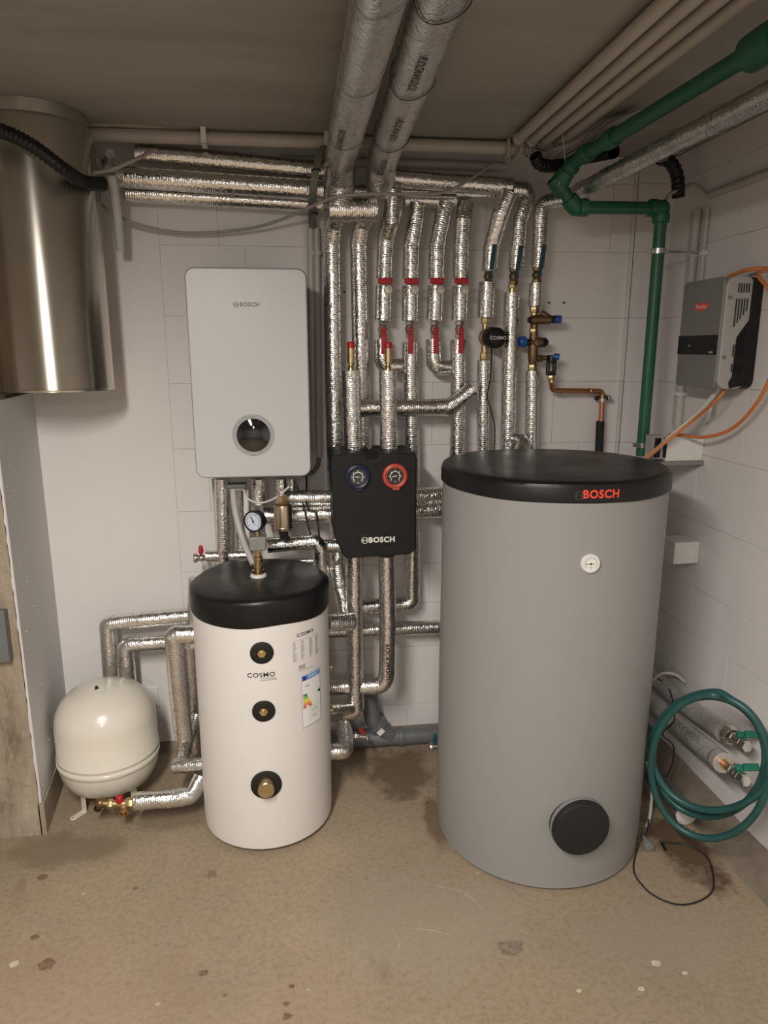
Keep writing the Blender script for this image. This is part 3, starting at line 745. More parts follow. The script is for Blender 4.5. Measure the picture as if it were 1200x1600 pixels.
# V7 with circulation pump
root = thing('circulation_riser', 'foil riser with round black circulation pump on brass fittings', 'pipe', A(756, 705, .10))
pipe(None, AA((797, 300, .15), (783, 332, .14), (768, 385, .10), (765, 424, .10)), .0295, parent=root, partname='sleeve')
ball_valve(root, A(763, 432, .10), (0, 0, 1), .0155, .055, tealp, (.1, 0, 1), .11, body_m=olive, name='ball_valve', lw=.016)
pipe(None, AA((761, 441, .10), (759, 496, .10)), .0315, parent=root, partname='sleeve')
mb = MB(); mb.hexn(A(759, 496, .1), A(758.5, 506, .1), .017); mb.cyl(A(758, 505, .1), A(757.5, 518, .1), .011); mb.cyl(A(757, 536, .1), A(757, 552, .1), .012); mb.hexn(A(757, 551, .1), A(756.5, 563, .1), .0175)
build_split(mb, 'fitting', brass, root)
mb = MB(); c = A(762, 527, .10); ax = V((.25, -1, -.05)).normalized()
mb.lathe([(0, -.03), (.022, -.03), (.034, -.01), (.036, .01), (.036, .022), (0, .022)], c, ax, 28); mb.build('pump_housing', brass, root)
mb = MB(); mb.lathe([(.036, .02), (.0385, .026), (.0385, .066), (.036, .074), (.030, .078), (0, .078)], c, ax, 36); ph = mb.build('pump_head', blackp, root)
u_ = V((0, 0, 1)).cross(ax).normalized()
mb = MB(); put_text(mb, 'COSMO', .018, plane_fn(c, u_, (0, 0, 1), ax, .0795), .008, 1.0); mb.build('lettering', inkwhite, ph)
pipe(None, AA((756, 563, .10), (755, 640, .10), (755, 712, .10)), .0245, parent=root, partname='sleeve')
mb = MB(); mb.tube([A(768, 543, .17), A(768, 560, .16), A(766, 590, .15), A(762, 620, .13), A(768, 645, .13), A(773, 668, .13), A(772, 715, .13)], .0028, 8, smooth=8); mb.build('pump_cable', wireblack, root)
# V8
root = thing('water_riser', 'plain foil riser right of the round black pump, forked at its foot', 'pipe', A(795, 700, .10))
pipe(None, AA((800, 296, .10), (827, 297, .10), (812, 345, .10), (806, 422, .10)), .0295, parent=root, partname='sleeve', rad=.03)
ball_valve(root, A(803, 432, .10), (0, 0, 1), .0165, .06, tealp, (.12, 0, 1), .105, body_m=olive, name='ball_valve', lw=.016)
mb = MB(); mb.cyl(A(801, 443, .1), A(800, 458, .1), .012); mb.hexn(A(801, 444, .1), A(801, 451, .1), .0155); build_split(mb, 'fitting', brass, root)
pipe(None, AA((800, 457, .10), (798, 520, .10), (796, 584, .10)), .030, parent=root, partname='sleeve')
pipe(None, AA((796, 580, .10), (795, 640, .10), (793, 712, .10)), .0295, parent=root, partname='sleeve')
pipe(None, AA((795, 684, .10), (820, 690, .14), (806, 725, .20)), .0265, parent=root, partname='sleeve', amp=.002)
# V9 with safety group
root = thing('safety_riser', 'rightmost foil riser with bronze safety valves and blue knobs', 'pipe', A(832, 705, .10))
pipe(None, AA((883, 310, .12), (848, 316, .10), (845, 340, .10), (841, 419, .10)), .0275, parent=root, partname='sleeve')
ball_valve(root, A(839, 430, .10), (0, 0, 1), .0165, .055, tealp, (.12, 0, 1), .105, body_m=olive, name='ball_valve', lw=.016)
pipe(None, AA((837, 442, .10), (836, 478, .10)), .026, parent=root, partname='sleeve')
mb = MB(); mb.hexn(A(835, 478, .1), A(835, 489, .1), .018); mb.cyl(A(835, 488, .1), A(834, 506, .1), .012); mb.cyl(A(834, 506, .1), A(833.5, 516, .1), .009); mb.hexn(A(834, 513, .1), A(833.5, 521, .1), .017); mb.hexn(A(832, 569, .1), A(831.5, 579, .1), .018)
build_split(mb, 'fitting', brass, root)
mb = MB(); mb.cyl(A(829, 500, .11), A(859, 499, .11), .0175); mb.cyl(A(846, 488, .11), A(858, 498, .11), .010, .015); mb.build('pressure_reducer', olive, root)
MB().cyl(A(825, 500, .11), A(831, 500, .11), .010).build('test_port', blackp, root)
k_ = MB().cyl(A(859, 499, .11), A(867, 499, .11), .014).build('neck', blackp, root); MB().cyl(A(866, 499, .11), A(876, 499, .11), .0155, seg=12).build('knob', bluep, k_)
mb = MB(); mb.lathe([(.012, 0), (.018, .02), (.02, .05), (.018, .10), (.014, .14), (.015, .155)], A(832, 571, .1), (0, 0, 1), 20); mb.cyl(A(828, 535, .1), A(846, 535, .1), .019); mb.lathe([(.014, 0), (.012, .03), (0, .032)], A(836, 536, .1), (0, -1, 0), 18)
mb.cyl(A(834, 560, .1), A(853, 559, .1), .0095); mb.hexn(A(841, 560, .1), A(847, 560, .1), .015); mb.build('valve_body', olive, root)
mb = MB(); mb.cyl(A(822, 535, .1), A(829, 535, .1), .013); mb.build('neck', blackp, root); mb = MB(); mb.lathe([(0, 0), (.018, .001), (.0205, .006), (.0205, .022), (.017, .028), (0, .028)], A(811, 534, .1), A(830, 534, .1) - A(811, 534, .1), 12); mb.build('knob', bluep, root)
mb = MB(); mb.cyl(A(845, 535, .1), A(853, 535, .1), .018, seg=8); mb.cyl(A(853, 535, .1), A(856, 535, .1), .009); mb.build('cap', blackp, root)
# relief valve cage
mb = MB(); a_, b_ = A(862, 556, .1), A(861, 587, .1)
mb.lathe([(0, .003), (.018, .003), (.020, -.003), (.019, -.025), (.016, -.028)], a_, (0, 0, 1), 16)
for sx_ in (-1, 1):
    for sy_ in (-1, 1): mb.box(a_ + V((sx_ * .013 - .003, sy_ * .012 - .003, -.060)), a_ + V((sx_ * .013 + .003, sy_ * .012 + .003, -.02)))
mb.box(a_ + V((-.0155, -.0155, -.074)), a_ + V((.0155, .0155, -.058))); mb.build('relief_valve', blackp, root, bevel=.001)
mb = MB(); mb.cyl(A(865, 557, .11), A(874, 558, .12), .0125, seg=12); mb.build('knob', bluep, root)
pipe(None, AA((831.5, 579, .10), (831, 640, .10), (830, 712, .10)), .0255, parent=root, partname='sleeve')
# copper drain
root = thing('copper_drain_pipe', 'bent bare copper pipe leading into black foam sleeve', 'pipe', A(937, 700, .06))
mb = MB(); mb.tube(AA((861, 589, .10), (863, 610, .08), (941, 611, .05), (941, 624, .05), (939, 662, .05)), .0105, 18, rad=.022); mb.build('copper_tube', copper, root)
mb = MB(); mb.hexn(A(861, 586, .1), A(861, 594, .1), .0145); mb.lathe([(.0122, 0), (.013, .004), (.0122, .008)], A(862, 598, .095), (0, 0, 1), 16)
for q in ((877, 611.5), (921, 611)): mb.lathe([(.0115, 0), (.0135, .003), (.0115, .006)], A(*q, .07), (1, 0, 0), 16)
build_split(mb, 'fitting', brass, root)
cp = MB(); cp.lathe([(.0125, 0), (.016, 0), (.016, .012), (.0125, .012)], A(941, 627, .05), (0, 0, 1), 20); cp.build('clamp_ring', zinc, root)
cq = A(941, 622, .05); MB().box(cq + V((-.026, .002, -.009)), cq + V((.036, .016, .009))).build('clamp_bracket', blackp, root, bevel=.001); MB().box(cq + V((.020, -.012, -.007)), cq + V((.034, .003, .007))).build('clamp_ear', zinc, root, bevel=.001)
mb = MB(); mb.tube(AA((938, 658, .05), (935.5, 712, .05), (932, 790, .05)), .0165, 18); mb.build('foam_sleeve', blackfoam, root)

# ------------------------------------------------------------------ pump group box
root = thing('pump_group', 'black rounded pump group box with blue and red ringed thermometers', 'box', A(585, 873, .30))
P0 = A(585, 792, .40); sc_ = (A(652, 792, .40) - A(519, 792, .40)).length / 133
def bp(px, py): return ((px - 585) * sc_, (792 - py) * sc_)
ol = [bp(519, 712), bp(536, 709), bp(570, 709), bp(576, 716), bp(590, 716), bp(594, 709), bp(649, 710), bp(651.5, 716), bp(651.5, 862), bp(643, 871), bp(541, 874), bp(534, 866), bp(522, 836)]
ol = ol[::-1]
fl, _ = fillet([V((*ol[0], 0)).lerp(V((*ol[-1], 0)), .5)] + [V((*p, 0)) for p in ol] + [V((*ol[0], 0)).lerp(V((*ol[-1], 0)), .5)], .009, 4)
outl = [(p.x, p.y) for p in fl[:-1]]
MB().prism(outl, P0, (1, 0, 0), (0, 0, 1), (0, 1, 0), .23).build('front_shell', eppblack, root, bevel=.006, bseg=3)
def dial(px, py, ring_m, face_m, rot):
    c = A(px, py, .40)
    rg = MB().lathe([(.0265, -.004), (.0435, -.004), (.0445, .004), (.0425, .012), (.036, .015), (.030, .013), (.0285, .004)], c, (0, -1, 0), 44)
    rg.obox(c + V((.003, -.006, -.0425)), V((1, 0, 0)), V((0, 1, 0)), V((0, 0, 1)), .024, .014, .010)
    rg = rg.build('thermometer_ring', ring_m, root)
    MB().lathe([(.0292, 0), (.0292, .006), (0, .006)], c, (0, -1, 0), 40).build('dial', face_m, rg)
    fn = plane_fn(c, off=.0068); mb = MB(); put_ring(mb, 0, 0, .0155, .0180, fn, -45, 225, 30)
    for a in range(-45, 226, 45):
        q = math.radians(a); e = V((math.cos(q), math.sin(q))); nn_ = V((-e.y, e.x)) * .0008
        put_poly(mb, [tuple(e * .018 - nn_), tuple(e * .0235 - nn_), tuple(e * .0235 + nn_), tuple(e * .018 + nn_)], fn)
    q = math.radians(rot); e = V((math.cos(q), math.sin(q))); nn_ = V((-e.y, e.x)) * .0012
    put_poly(mb, [tuple(-e * .012 - nn_), tuple(e * .021), tuple(-e * .012 + nn_)], fn); put_ring(mb, 0, 0, 0, .003, fn, n=10)
    put_text(mb, '°C', .008, fn, 0, 1, (0, -.020)); mb.build('scale_and_needle', inkwhite, rg)
dial(559, 745, bluering, inkdark, -2); dial(617, 743.5, redring, dialdark, 8)
for q in ((588, 728), (588, 862)):
    MB().lathe([(.006, 0), (.009, .0), (.009, .004), (.006, .004), (.005, -.004), (0, -.004)], A(*q, .40), (0, -1, 0), 16).build('screw_cap', blackp, root)
bd = A(589, 843.5, .40); MB().obox(bd, V((1, 0, 0)), V((0, 1, 0)), V((0, 0, 1)), .125, .003, .040).build('badge_plate', blackp, root, bevel=.001)
mb = MB(); fn = plane_fn(bd, off=.0022); put_text(mb, 'BOSCH', .0265, fn, .04, 1.02, (.017, 0)); emblem(mb, -.043, 0, .0122, fn); mb.build('lettering', inkwhite, root)
for (x_, lab) in ((549.5, 'left'), (607.5, 'right')):
    pipe(None, AA((x_ - 1.5, 579, .28), (x_ + (3 if lab == 'left' else 0), 716, .28)), .0315, parent=root, partname='riser_sleeve', amp=.0011)
    q = MB(); p = A(x_ - 1, 579, .28); q.lathe([(0, -.01), (.012, -.01), (.012, .012), (.009, .016), (.009, .024), (.0125, .026), (.0125, .078), (0, .078)], p, (0, 0, 1), 20); vv = q.build('air_vent', brass, root)
    MB().lathe([(.0132, .076), (.0135, .094), (.011, .098), (0, .098)], p, (0, 0, 1), 20).build('vent_cap', redp, vv)
# return legs below the box
pipe('left foil leg below the pump box, ending in a rounded foot', AA((553, 868, .28), (554, 960, .28), (556, 1112, .26), (534, 1112, .26)), .0315, rad=.03)
prd = pipe('right foil leg below the pump box, curving left near the floor', AA((604, 868, .28), (606, 980, .28), (604, 1072, .28), (516, 1073, .24)), .0315, rad=.055)
c_ = A(605.5, 1030, .28); mb = MB(); put_text(mb, 'ROCKWOOL', .022, tubetext_fn(c_, A(606, 1060, .28) - A(605, 1000, .28), CAM - c_, .0315, .0022), .01, 1.1); mb.build('print', inkblack, prd)
pipe('long low foil pipe on the wall running behind the grey tank', AA((512, 986, .09), (600, 983, .09), (706, 979, .09)), .0285)
pipe('short foil stub from the white tank top right into the left leg', AA((511, 973, .40), (551, 971, .36)), .0325, amp=.002)
pipe('tapering foil pipe between white tank and left leg of pump box', AA((527, 884, .20), (531, 920, .22), (540, 965, .28)), .034, taper=.026, amp=.0022)
pipe('short foil stub low beside the white tank, above the drain pipe', AA((513, 1109, .34), (550, 1107, .28)), .0215, amp=.002)
lowb = pipe('square foil bend at the white tank foot, right side', AA((516, 1137, .30), (538, 1137, .36), (540, 1174, .46), (515, 1174, .46)), .030, amp=.002, m=foil_dull)
# horizontals behind the box
pipe('upper foil pipe passing behind the pump box to the grey tank', AA((440, 778, .15), (560, 777, .15), (706, 773, .15)), .031)
pipe('lower foil pipe passing behind the pump box to the grey tank', AA((412, 806, .16), (560, 802, .16), (706, 795, .16)), .0325)
# under the boiler
pipe('left foil pipe dropping from the boiler underside', AA((347, 748, .16), (349, 820, .16), (351, 900, .16)), .028)
pipe('dull foil pipe just right of the left boiler drop pipe', AA((374, 765, .12), (376, 820, .12), (377, 890, .12)), .021, m=foil_dull)
pipe('wide foil wrapped outlet under the boiler centre', AA((404, 748, .20), (405, 788, .20)), .027, amp=.003)
pipe('narrow foil wrapped outlet under the boiler, above brass separator', AA((439, 748, .22), (440, 775, .22)), .022, amp=.003)
pipe('dark foil outlet at right under the boiler', AA((456, 748, .14), (457, 775, .14)), .018, amp=.003, m=foil_dull)
pipe('foil pipe bending down behind the white tank cap', AA((418, 852, .22), (498, 846, .22), (503, 905, .22)), .029, rad=.03, amp=.002)
pipe('foil pipe emerging right of the bend toward the pump box', AA((505, 853, .15), (545, 853, .15)), .026, amp=.002)
pipe('thin pale foil pipe behind the white tank cap', AA((430, 878, .12), (512, 876, .12)), .012, amp=.001)
root = thing('drain_valve', 'small nickel tap with upright red handle left of the white tank', 'valve', A(312, 872, .16))
pipe(None, AA((322, 869, .16), (345, 869, .16), (396, 867, .16)), .022, parent=root, partname='sleeve')
mb = MB(); a_ = A(303, 872, .16); mb.lathe([(0, 0), (.017, 0), (.018, .003), (.018, .010), (.013, .012), (.011, .02), (.013, .024), (.013, .034), (.010, .038), (.010, .05)], a_, (1, 0, 0), 20); mb.build('tap_body', nickel, root)
mb = MB(); q = A(314, 861, .16); mb.cyl(A(314, 871, .16), q, .005, seg=10); mb.lathe([(0, -.008), (.008, -.008), (.010, .0), (.008, .014), (.005, .022), (0, .023)], q, (0, 0, 1), 14); mb.build('handle', redp, root)
# boiler drain bits
root = thing('condensate_siphon', 'grey plastic siphon bracket and tubes under the boiler', 'siphon', A(371, 762, .24))
MB().obox(A(370, 758, .24), V((1, 0, 0)), V((0, 1, 0)), V((0, 0, 1)), .068, .05, .014).build('siphon_plate', pvcgrey, root, bevel=.003); MB().obox(A(371, 764, .24), V((1, 0, 0)), V((0, 1, 0)), V((0, 0, 1)), .058, .04, .012).build('siphon_cup', castgrey, root, bevel=.003)
MB().tube(AA((364, 764, .25), (368, 800, .26), (380, 845, .30), (396, 882, .36)), .0115, 14, smooth=6).build('drain_tube', conduitm, root, label='slanting pale grey drain tube')
MB().tube(AA((384, 764, .22), (385, 800, .22), (387, 850, .22)), .010, 14).build('drain_tube', whitep, root, label='upright white drain tube')
tag(MB().tube(AA((334, 748, .10), (339, 820, .10), (343, 890, .10), (350, 1100, .02)), .0085, 12).build('pipe', conduitm), 'thin cream pipe left of the boiler drop pipes', 'pipe')
tag(MB().tube(AA((381, 766, .30), (386, 778, .30), (400, 785, .31), (416, 784, .31), (435, 775, .30), (452, 760, .29)), .0035, 10, smooth=8).build('cable', wirewhite), 'thin white tube looping under the boiler to the separator', 'cable')
tag(MB().tube(AA((459, 748, .12), (466, 765, .10), (474, 790, .19), (480, 815, .20), (487, 842, .2)), .003, 8, smooth=8).build('cable', wireblack), 'black cable slanting behind the brass separator', 'cable')
tag(MB().tube(AA((479, 735, .10), (480, 790, .19), (493, 800, .21), (497, 822, .21), (500, 850, .26)), .0035, 8, smooth=8).build('cable', wireblack), 'black cable hanging over the lower foil pipe left of pump box', 'cable')
# air separator
root = thing('air_separator', 'champagne coloured cylindrical separator on brass neck under the boiler', 'separator', A(443, 835, .33))
p = A(443, 829, .33)
MB().lathe([(0, -.006), (.018, -.006), (.024, 0), (.031, .004), (.032, .012), (.032, .086), (.030, .094), (.012, .10)], p, (0, 0, 1), 32).build('canister', champagne, root)
MB().lathe([(.0325, .008), (.034, .010), (.034, .015), (.0325, .017)], p, (0, 0, 1), 32).build('band', champagne, root)
mb = MB(); mb.hexn(p + V((0, 0, .098)), p + V((0, 0, .128)), .018); mb.build('neck', brass, root)
mb = MB(); mb.lathe([(.014, -.03), (.014, -.018), (.018, -.014), (.018, -.004)], p, (0, 0, 1), 20); mb.cyl(p + V((.0, .02, -.02)), p + V((.012, -.024, -.024)), .011); mb.build('drain_cock', blackp, root)
# manifold with pressure gauge on the white tank
root = thing('safety_manifold', 'brass stack with grey block and pressure gauge on the white tank cap', 'gauge', V((-.123, -.471, .9)))
q0 = A(404, 904, .47)
ax0 = V((q0.x, q0.y, .894))
mb = MB(); mb.lathe([(0, 0), (.026, 0), (.028, .004), (.026, .010), (.020, .012), (0, .012)], ax0, (0, 0, 1), 24); mb.build('base_ring', whitep, root)
mb = MB(); mb.lathe([(.018, .008), (.020, .012), (.020, .026), (.0145, .028), (.0145, .034), (.018, .036), (.018, .046), (.0125, .048), (.0125, .060), (.0155, .062), (.0155, .072), (.012, .075), (.012, .09)], ax0, (0, 0, 1), 24)
mb.hexn(ax0 + V((0, 0, .088)), ax0 + V((0, 0, .10)), .017); build_split(mb, 'fitting', brass, root)
bc = A(403, 847, .47); MB().obox(bc, V((1, 0, 0)), V((0, 1, 0)), V((0, 0, 1)), .056, .055, .048).build('manifold_block', castgrey, root, bevel=.004)
MB().obox(bc + V((.002, .02, .045)), V((1, 0, 0)), V((0, 1, 0)), V((0, 0, 1)), .045, .03, .05).build('manifold_block', castgrey, root, bevel=.004)
mb = MB(); mb.cyl(bc + V((0, -.006, .022)), bc + V((-.002, -.006, .045)), .007); build_split(mb, 'fitting', brass, root)
gc = A(398, 814, .49); gd = V((-.55, -1, .02)).normalized(); gu = V((0, 0, 1)).cross(gd).normalized()
gg = MB().lathe([(0, -.024), (.028, -.024), (.034, -.018), (.0355, .006), (.0355, .012), (.032, .014), (.030, .010)], gc, gd, 40).build('gauge_case', blackp, root)
MB().lathe([(.0305, 0), (.0305, .0095), (0, .0095)], gc, gd, 36).build('dial', dialblue, gg)
mb = MB(); fn = plane_fn(gc, gu, (0, 0, 1), gd, .0103); put_ring(mb, 0, 0, .0225, .0235, fn, -45, 225, 24)
for a in range(-45, 226, 27):
    q = math.radians(a); e = V((math.cos(q), math.sin(q))); nn_ = V((-e.y, e.x)) * .0006
    put_poly(mb, [tuple(e * .0235 - nn_), tuple(e * .027 - nn_), tuple(e * .027 + nn_), tuple(e * .0235 + nn_)], fn)
e = V((math.cos(-1.1), math.sin(-1.1))); nn_ = V((-e.y, e.x)) * .0016
put_poly(mb, [tuple(-e * .018 - nn_), tuple(e * .014 - nn_ * .3), tuple(e * .014 + nn_ * .3), tuple(-e * .018 + nn_)], fn); put_ring(mb, 0, 0, 0, .004, fn, n=12); put_text(mb, 'bar', .008, fn, 0, 1, (-.004, .010)); mb.build('scale_and_needle', inkblack, gg)
tag(MB().cyl(A(388, 806, .40), A(410, 804, .40), .014).build('valve', olive), 'dark bronze valve stub behind the round pressure gauge', 'valve') if False else None
# ------------------------------------------------------------------ pipes left of the white tank
pipe('outer foil pipe bending down left behind the cream vessel', AA((306, 961, .10), (168, 974, .10), (176, 1090, .10), (178, 1150, .10)), .032, rad=.02, amp=.0012)
pipe('inner foil pipe bending down left behind the cream vessel', AA((306, 1001, .12), (196, 1007, .12), (203, 1090, .12), (206, 1150, .12)), .030, rad=.02, amp=.0012)
pipe('foil riser at the left rim of the white tank cap', AA((303, 903, .12), (301, 985, .12)), .021, m=foil_dull)
pipe('front foil pipe looping down from the white tank left side', AA((310, 991, .44), (272, 992, .44), (279, 1080, .42), (287, 1152, .40)), .0325, rad=.012, amp=.0011)
pipe('dark foil riser half hidden behind the white tank left edge', AA((300, 1010, .22), (304, 1090, .22), (306, 1175, .24)), .026, m=foil_dull)
pipe('slanted foil piece behind the short low left stub', AA((308, 1115, .30), (290, 1160, .34), (283, 1197, .42)), .024, amp=.002)
pipe('short low foil stub on the white tank left side', AA((272, 1197, .42), (320, 1194, .44)), .0275, amp=.0018)
root = thing('vessel_connection', 'foil pipe with brass elbow and red cap valve joining the cream vessel', 'pipe', A(210, 1250, .52))
pipe(None, AA((211, 1252, .52), (262, 1248, .52), (300, 1243, .50), (314, 1214, .46)), .0305, parent=root, partname='sleeve', rad=.035, amp=.0016)
mb = MB(); mb.lathe([(.013, 0), (.013, .04)], A(157, 1253, .47), (0, -1, 0), 18); mb.ball(A(157, 1255, .52), .0185); mb.cyl(A(157, 1255, .52), A(170, 1256, .52), .015); build_split(mb, 'elbow', olive, root)
mb = MB(); mb.hexn(A(168, 1256, .52), A(177, 1256, .52), .017); mb.cyl(A(177, 1256, .52), A(197, 1255, .52), .012); mb.hexn(A(197, 1255, .52), A(209, 1254, .52), .018); mb.lathe([(.008, 0), (.008, .05)], A(190, 1256, .52) - V((0, 0, .006)), (.1, -.4, -1), 14) if False else None
mb.cyl(A(193, 1256, .52), A(193, 1268, .53), .012); mb.lathe([(.016, 0), (.017, .012), (.011, .014), (.010, .0)], A(194, 1266, .53), (.1, -1, -.35), 18); build_split(mb, 'fitting', brass, root)
mb = MB(); mb.lathe([(.013, -.003), (.014, .0), (.013, .018), (.010, .021), (0, .021)], A(187, 1252, .52), (0, 0, 1), 12); mb.build('valve_cap', redp, root)
# small brass bleed on the tank's right flank, red drain tap at floor, tap at grey tank
root = thing('bleed_valve', 'tiny brass bleed valve on the right flank of the white tank', 'valve', A(517, 1042, .45)); mb = MB(); mb.cyl(A(511, 1042, .45), A(520, 1042, .45), .007, seg=12); mb.cyl(A(517, 1036, .45), A(517, 1048, .45), .0045, seg=10); mb.build('valve_body', brass, root)
root = thing('bleed_valve', 'tiny brass valve beside the short low foil stub', 'valve', A(519, 1109, .42)); mb = MB(); mb.cyl(A(513, 1109, .43), A(521, 1109, .43), .008, seg=12); mb.cyl(A(518, 1103, .43), A(518, 1116, .43), .0045, seg=10); mb.build('valve_body', brass, root)
root = thing('drain_valve', 'chrome tap with red lever low behind the white tank', 'valve', A(566, 1150, .25))
MB().cyl(A(553, 1150, .25), V((A(553, 1150, .25).x, -.11, .05)), .009).build('feed_tube', chrome, root)
mb = MB(); mb.hexn(A(553, 1150, .25), A(561, 1150, .25), .014); mb.cyl(A(561, 1150, .25), A(572, 1151, .25), .010); mb.lathe([(.012, 0), (.015, .003), (.015, .009), (.012, .012), (0, .012)], A(571, 1153, .25), (1, 0, 0), 18); mb.build('tap_body', chrome, root)
MB().obox(A(566, 1143, .26), V((1, 0, -1)).normalized(), V((0, 1, 0)), V((1, 0, 1)).normalized(), .034, .006, .012).build('lever', redp, root, bevel=.002)
root = thing('drain_valve', 'nickel tap with teal handle at the left foot of the grey tank', 'valve', A(678, 1166, .50))
mb = MB(); mb.lathe([(0, 0), (.015, 0), (.016, .003), (.016, .010), (.011, .012), (.011, .03), (.015, .032), (.015, .075)], A(671, 1167, .50), (1, 0, 0), 18); mb.build('tap_body', nickel, root); MB().obox(A(680, 1154, .50), V((1, 0, 0)), V((0, 1, 0)), V((0, 0, 1)), .013, .008, .04).build('handle', tealp, root, bevel=.002)
# grey drain pipe along the wall
root = thing('drain_pipe', 'grey plastic drain pipe with Y branch along the floor', 'pipe', A(620, 1135, .09))
zf = .062
a_, b_ = A(556, 1138, .10), A(712, 1124, .10); a_.z = b_.z = .041
MB().tube([a_, b_], .034, 24).build('main_pipe', pvcgrey, root)
for t_ in (.42, .76): MB().lathe([(.034, 0), (.039, .001), (.040, .012), (.039, .022), (.034, .024)], a_.lerp(b_, t_), b_ - a_, 28).build('socket_collar', pvcgrey, root)
br = MB().tube([a_.lerp(b_, .36), a_.lerp(b_, .36) + V((-.085, -.02, .095)), a_.lerp(b_, .36) + V((-.10, -.02, .21))], .034, 24, rad=.05); bq = br.build('branch', pvcgrey, root)
MB().lathe([(.034, 0), (.040, .001), (.040, .024), (.034, .026)], a_.lerp(b_, .36) + V((-.055, -.013, .062)), (-.085, -.02, .095), 28).build('socket_collar', pvcgrey, root)
bc = a_.lerp(b_, .36) + V((-.055, -.055, .058)); MB().obox(bc, V((.7, 0, .7)), V((0, -1, 0)), V((-.7, 0, .7)), .030, .002, .022).build('sticker', LC['white'], root)
MB().tube([a_ + V((-.2, .0, 0)), a_ + V((-.0, 0, 0))], .034, 20).build('main_pipe', pvcgrey, root)
# ------------------------------------------------------------------ boiler
bx0, bx1, bz0, bz1, bd_ = -.333, .060, 1.2135, 1.9035, .35
cx_, cz_ = (bx0 + bx1) / 2, (bz0 + bz1) / 2; BW, BH = bx1 - bx0, bz1 - bz0
root = thing('wall_boiler', 'white glass fronted wall boiler with a round black display', 'boiler', (cx_, -.02, bz0))
MB().prism(rrect(BW - .022, BH - .02, .025), (cx_ + .002, -.315, cz_ + .001), (1, 0, 0), (0, 0, 1), (0, 1, 0), .295).build('casing', greyside, root, bevel=.003)
MB().prism(rrect(BW, BH, .032, 8), (cx_, -.338, cz_), (1, 0, 0), (0, 0, 1), (0, 1, 0), .022).build('front_frame', rimgrey, root, bevel=.003)
fp = MB().prism(rrect(BW - .006, BH - .006, .030, 10), (cx_, -.350, cz_), (1, 0, 0), (0, 0, 1), (0, 1, 0), .011).build('front_panel', white_panel, root, bevel=.004, bseg=3)
MB().prism(rrect(.21, .03, .006), (cx_, -.20, bz1 - .006), (1, 0, 0), (0, 1, 0), (0, 0, 1), .012).build('flue_plate', greyside, root)
dc = A(396, 680, .3502)
for i, rr_ in enumerate((.060, .0645, .069)): 
    mb = MB(); mb.lathe([(rr_ + .001, -.001), (rr_ + .001, .0007), (rr_ - .001, .0007), (rr_ - .001, -.001)], dc, (0, -1, 0), 60); mb.build('groove_ring', inkgrey, fp)
dsp = MB().lathe([(.0565, -.003), (.0565, .002), (.054, .0035), (0, .0042)], dc, (0, -1, 0), 60).build('display', glassb, root, label='round black glass display')
tc = A(385, 476, .3502)
mb = MB(); fn = plane_fn(tc, off=.0008); put_text(mb, 'BOSCH', .0185, fn, .025, 1.0, (.010, 0)); emblem(mb, -.034, 0, .0085, fn); mb.build('lettering', inkgrey, root)
for (y0_, y1_) in ((565, 622), (650, 704)):
    a_, b_ = A(296, y0_, .26), A(299, y1_, .26); a_.x = b_.x = bx0 + .003
    MB().box((bx0 - .004, -.30, b_.z), (bx0 + .012, -.24, a_.z)).build('side_clip', blackp, root, bevel=.004)
# ------------------------------------------------------------------ duct
DX, DY, DR = -.782, -.252, .180
root = thing('steel_flue_duct', 'large polished steel duct hanging at the top left corner', 'duct', (DX, DY, 2.2))
MB().lathe([(DR - .006, 1.53), (DR - .006, 1.512), (DR, 1.512), (DR, 1.516), (DR + .0015, 1.519), (DR, 1.523), (DR, 2.31), (DR - .004, 2.318), (DR - .012, 2.322)], (DX, DY, 0), (0, 0, 1), 96).build('duct_shell', steel, root)
MB().lathe([(DR - .014, 2.318), (DR - .014, CEIL - .001)], (DX, DY, 0), (0, 0, 1), 72).build('duct_collar', steel, root)
MB().lathe([(0, 1.524), (DR - .004, 1.524)], (DX, DY, 0), (0, 0, 1), 72).build('bottom_plate', greyside, root)
# ------------------------------------------------------------------ ceiling conduits
def cable(label, pts, r, m, name='cable', group=None, n=8, seg=10, cat_='cable'):
    return tag(MB().tube(pts, r, seg, smooth=n).build(name, m), label, cat_, group)
root = thing('ceiling_conduit', 'long horizontal pale conduit clipped where ceiling meets back wall', 'conduit', (0, -.16, 2.32))
hy = -.155
MB().tube([V((-.755, hy + .01, 2.333)), V((.80, hy - .01, 2.333))], .0215, 18).build('tube', conduitc, root)
MB().tube([V((-.02, -.045, 2.30)), V((.80, -.045, 2.30))], .017, 14).build('tube', conduitc, root)
for px_ in (318, 512, 622): 
    a_ = Z(px_, 213, 2.333); a_.y = hy; MB().box(a_ + V((-.009, -.026, -.026)), a_ + V((.009, -.020, .028))).build('clip', whitep, root, bevel=.001); MB().box(a_ + V((-.009, -.026, -.027)), a_ + V((.009, .026, -.022))).build('clip', whitep, root, bevel=.001)
MB().lathe([(.0235, 0), (.0235, .03), (.017, .03)], V((-.765, hy + .01, 2.333)), (1, 0, 0), 18).build('end_sleeve', whitep, root)
tag(MB().box(Z(4, 215, 2.33) + V((-.008, -.02, -.035)), Z(4, 215, 2.33) + V((.016, -.012, .03))).build('cable_clip', whitep, bevel=.002), 'white plastic clip at the upper left picture edge', 'clip')
lb = ('leftmost of the four parallel ceiling conduits', 'second from left of the four parallel ceiling conduits', 'third from left of the four parallel ceiling conduits', 'rightmost of the four parallel ceiling conduits')
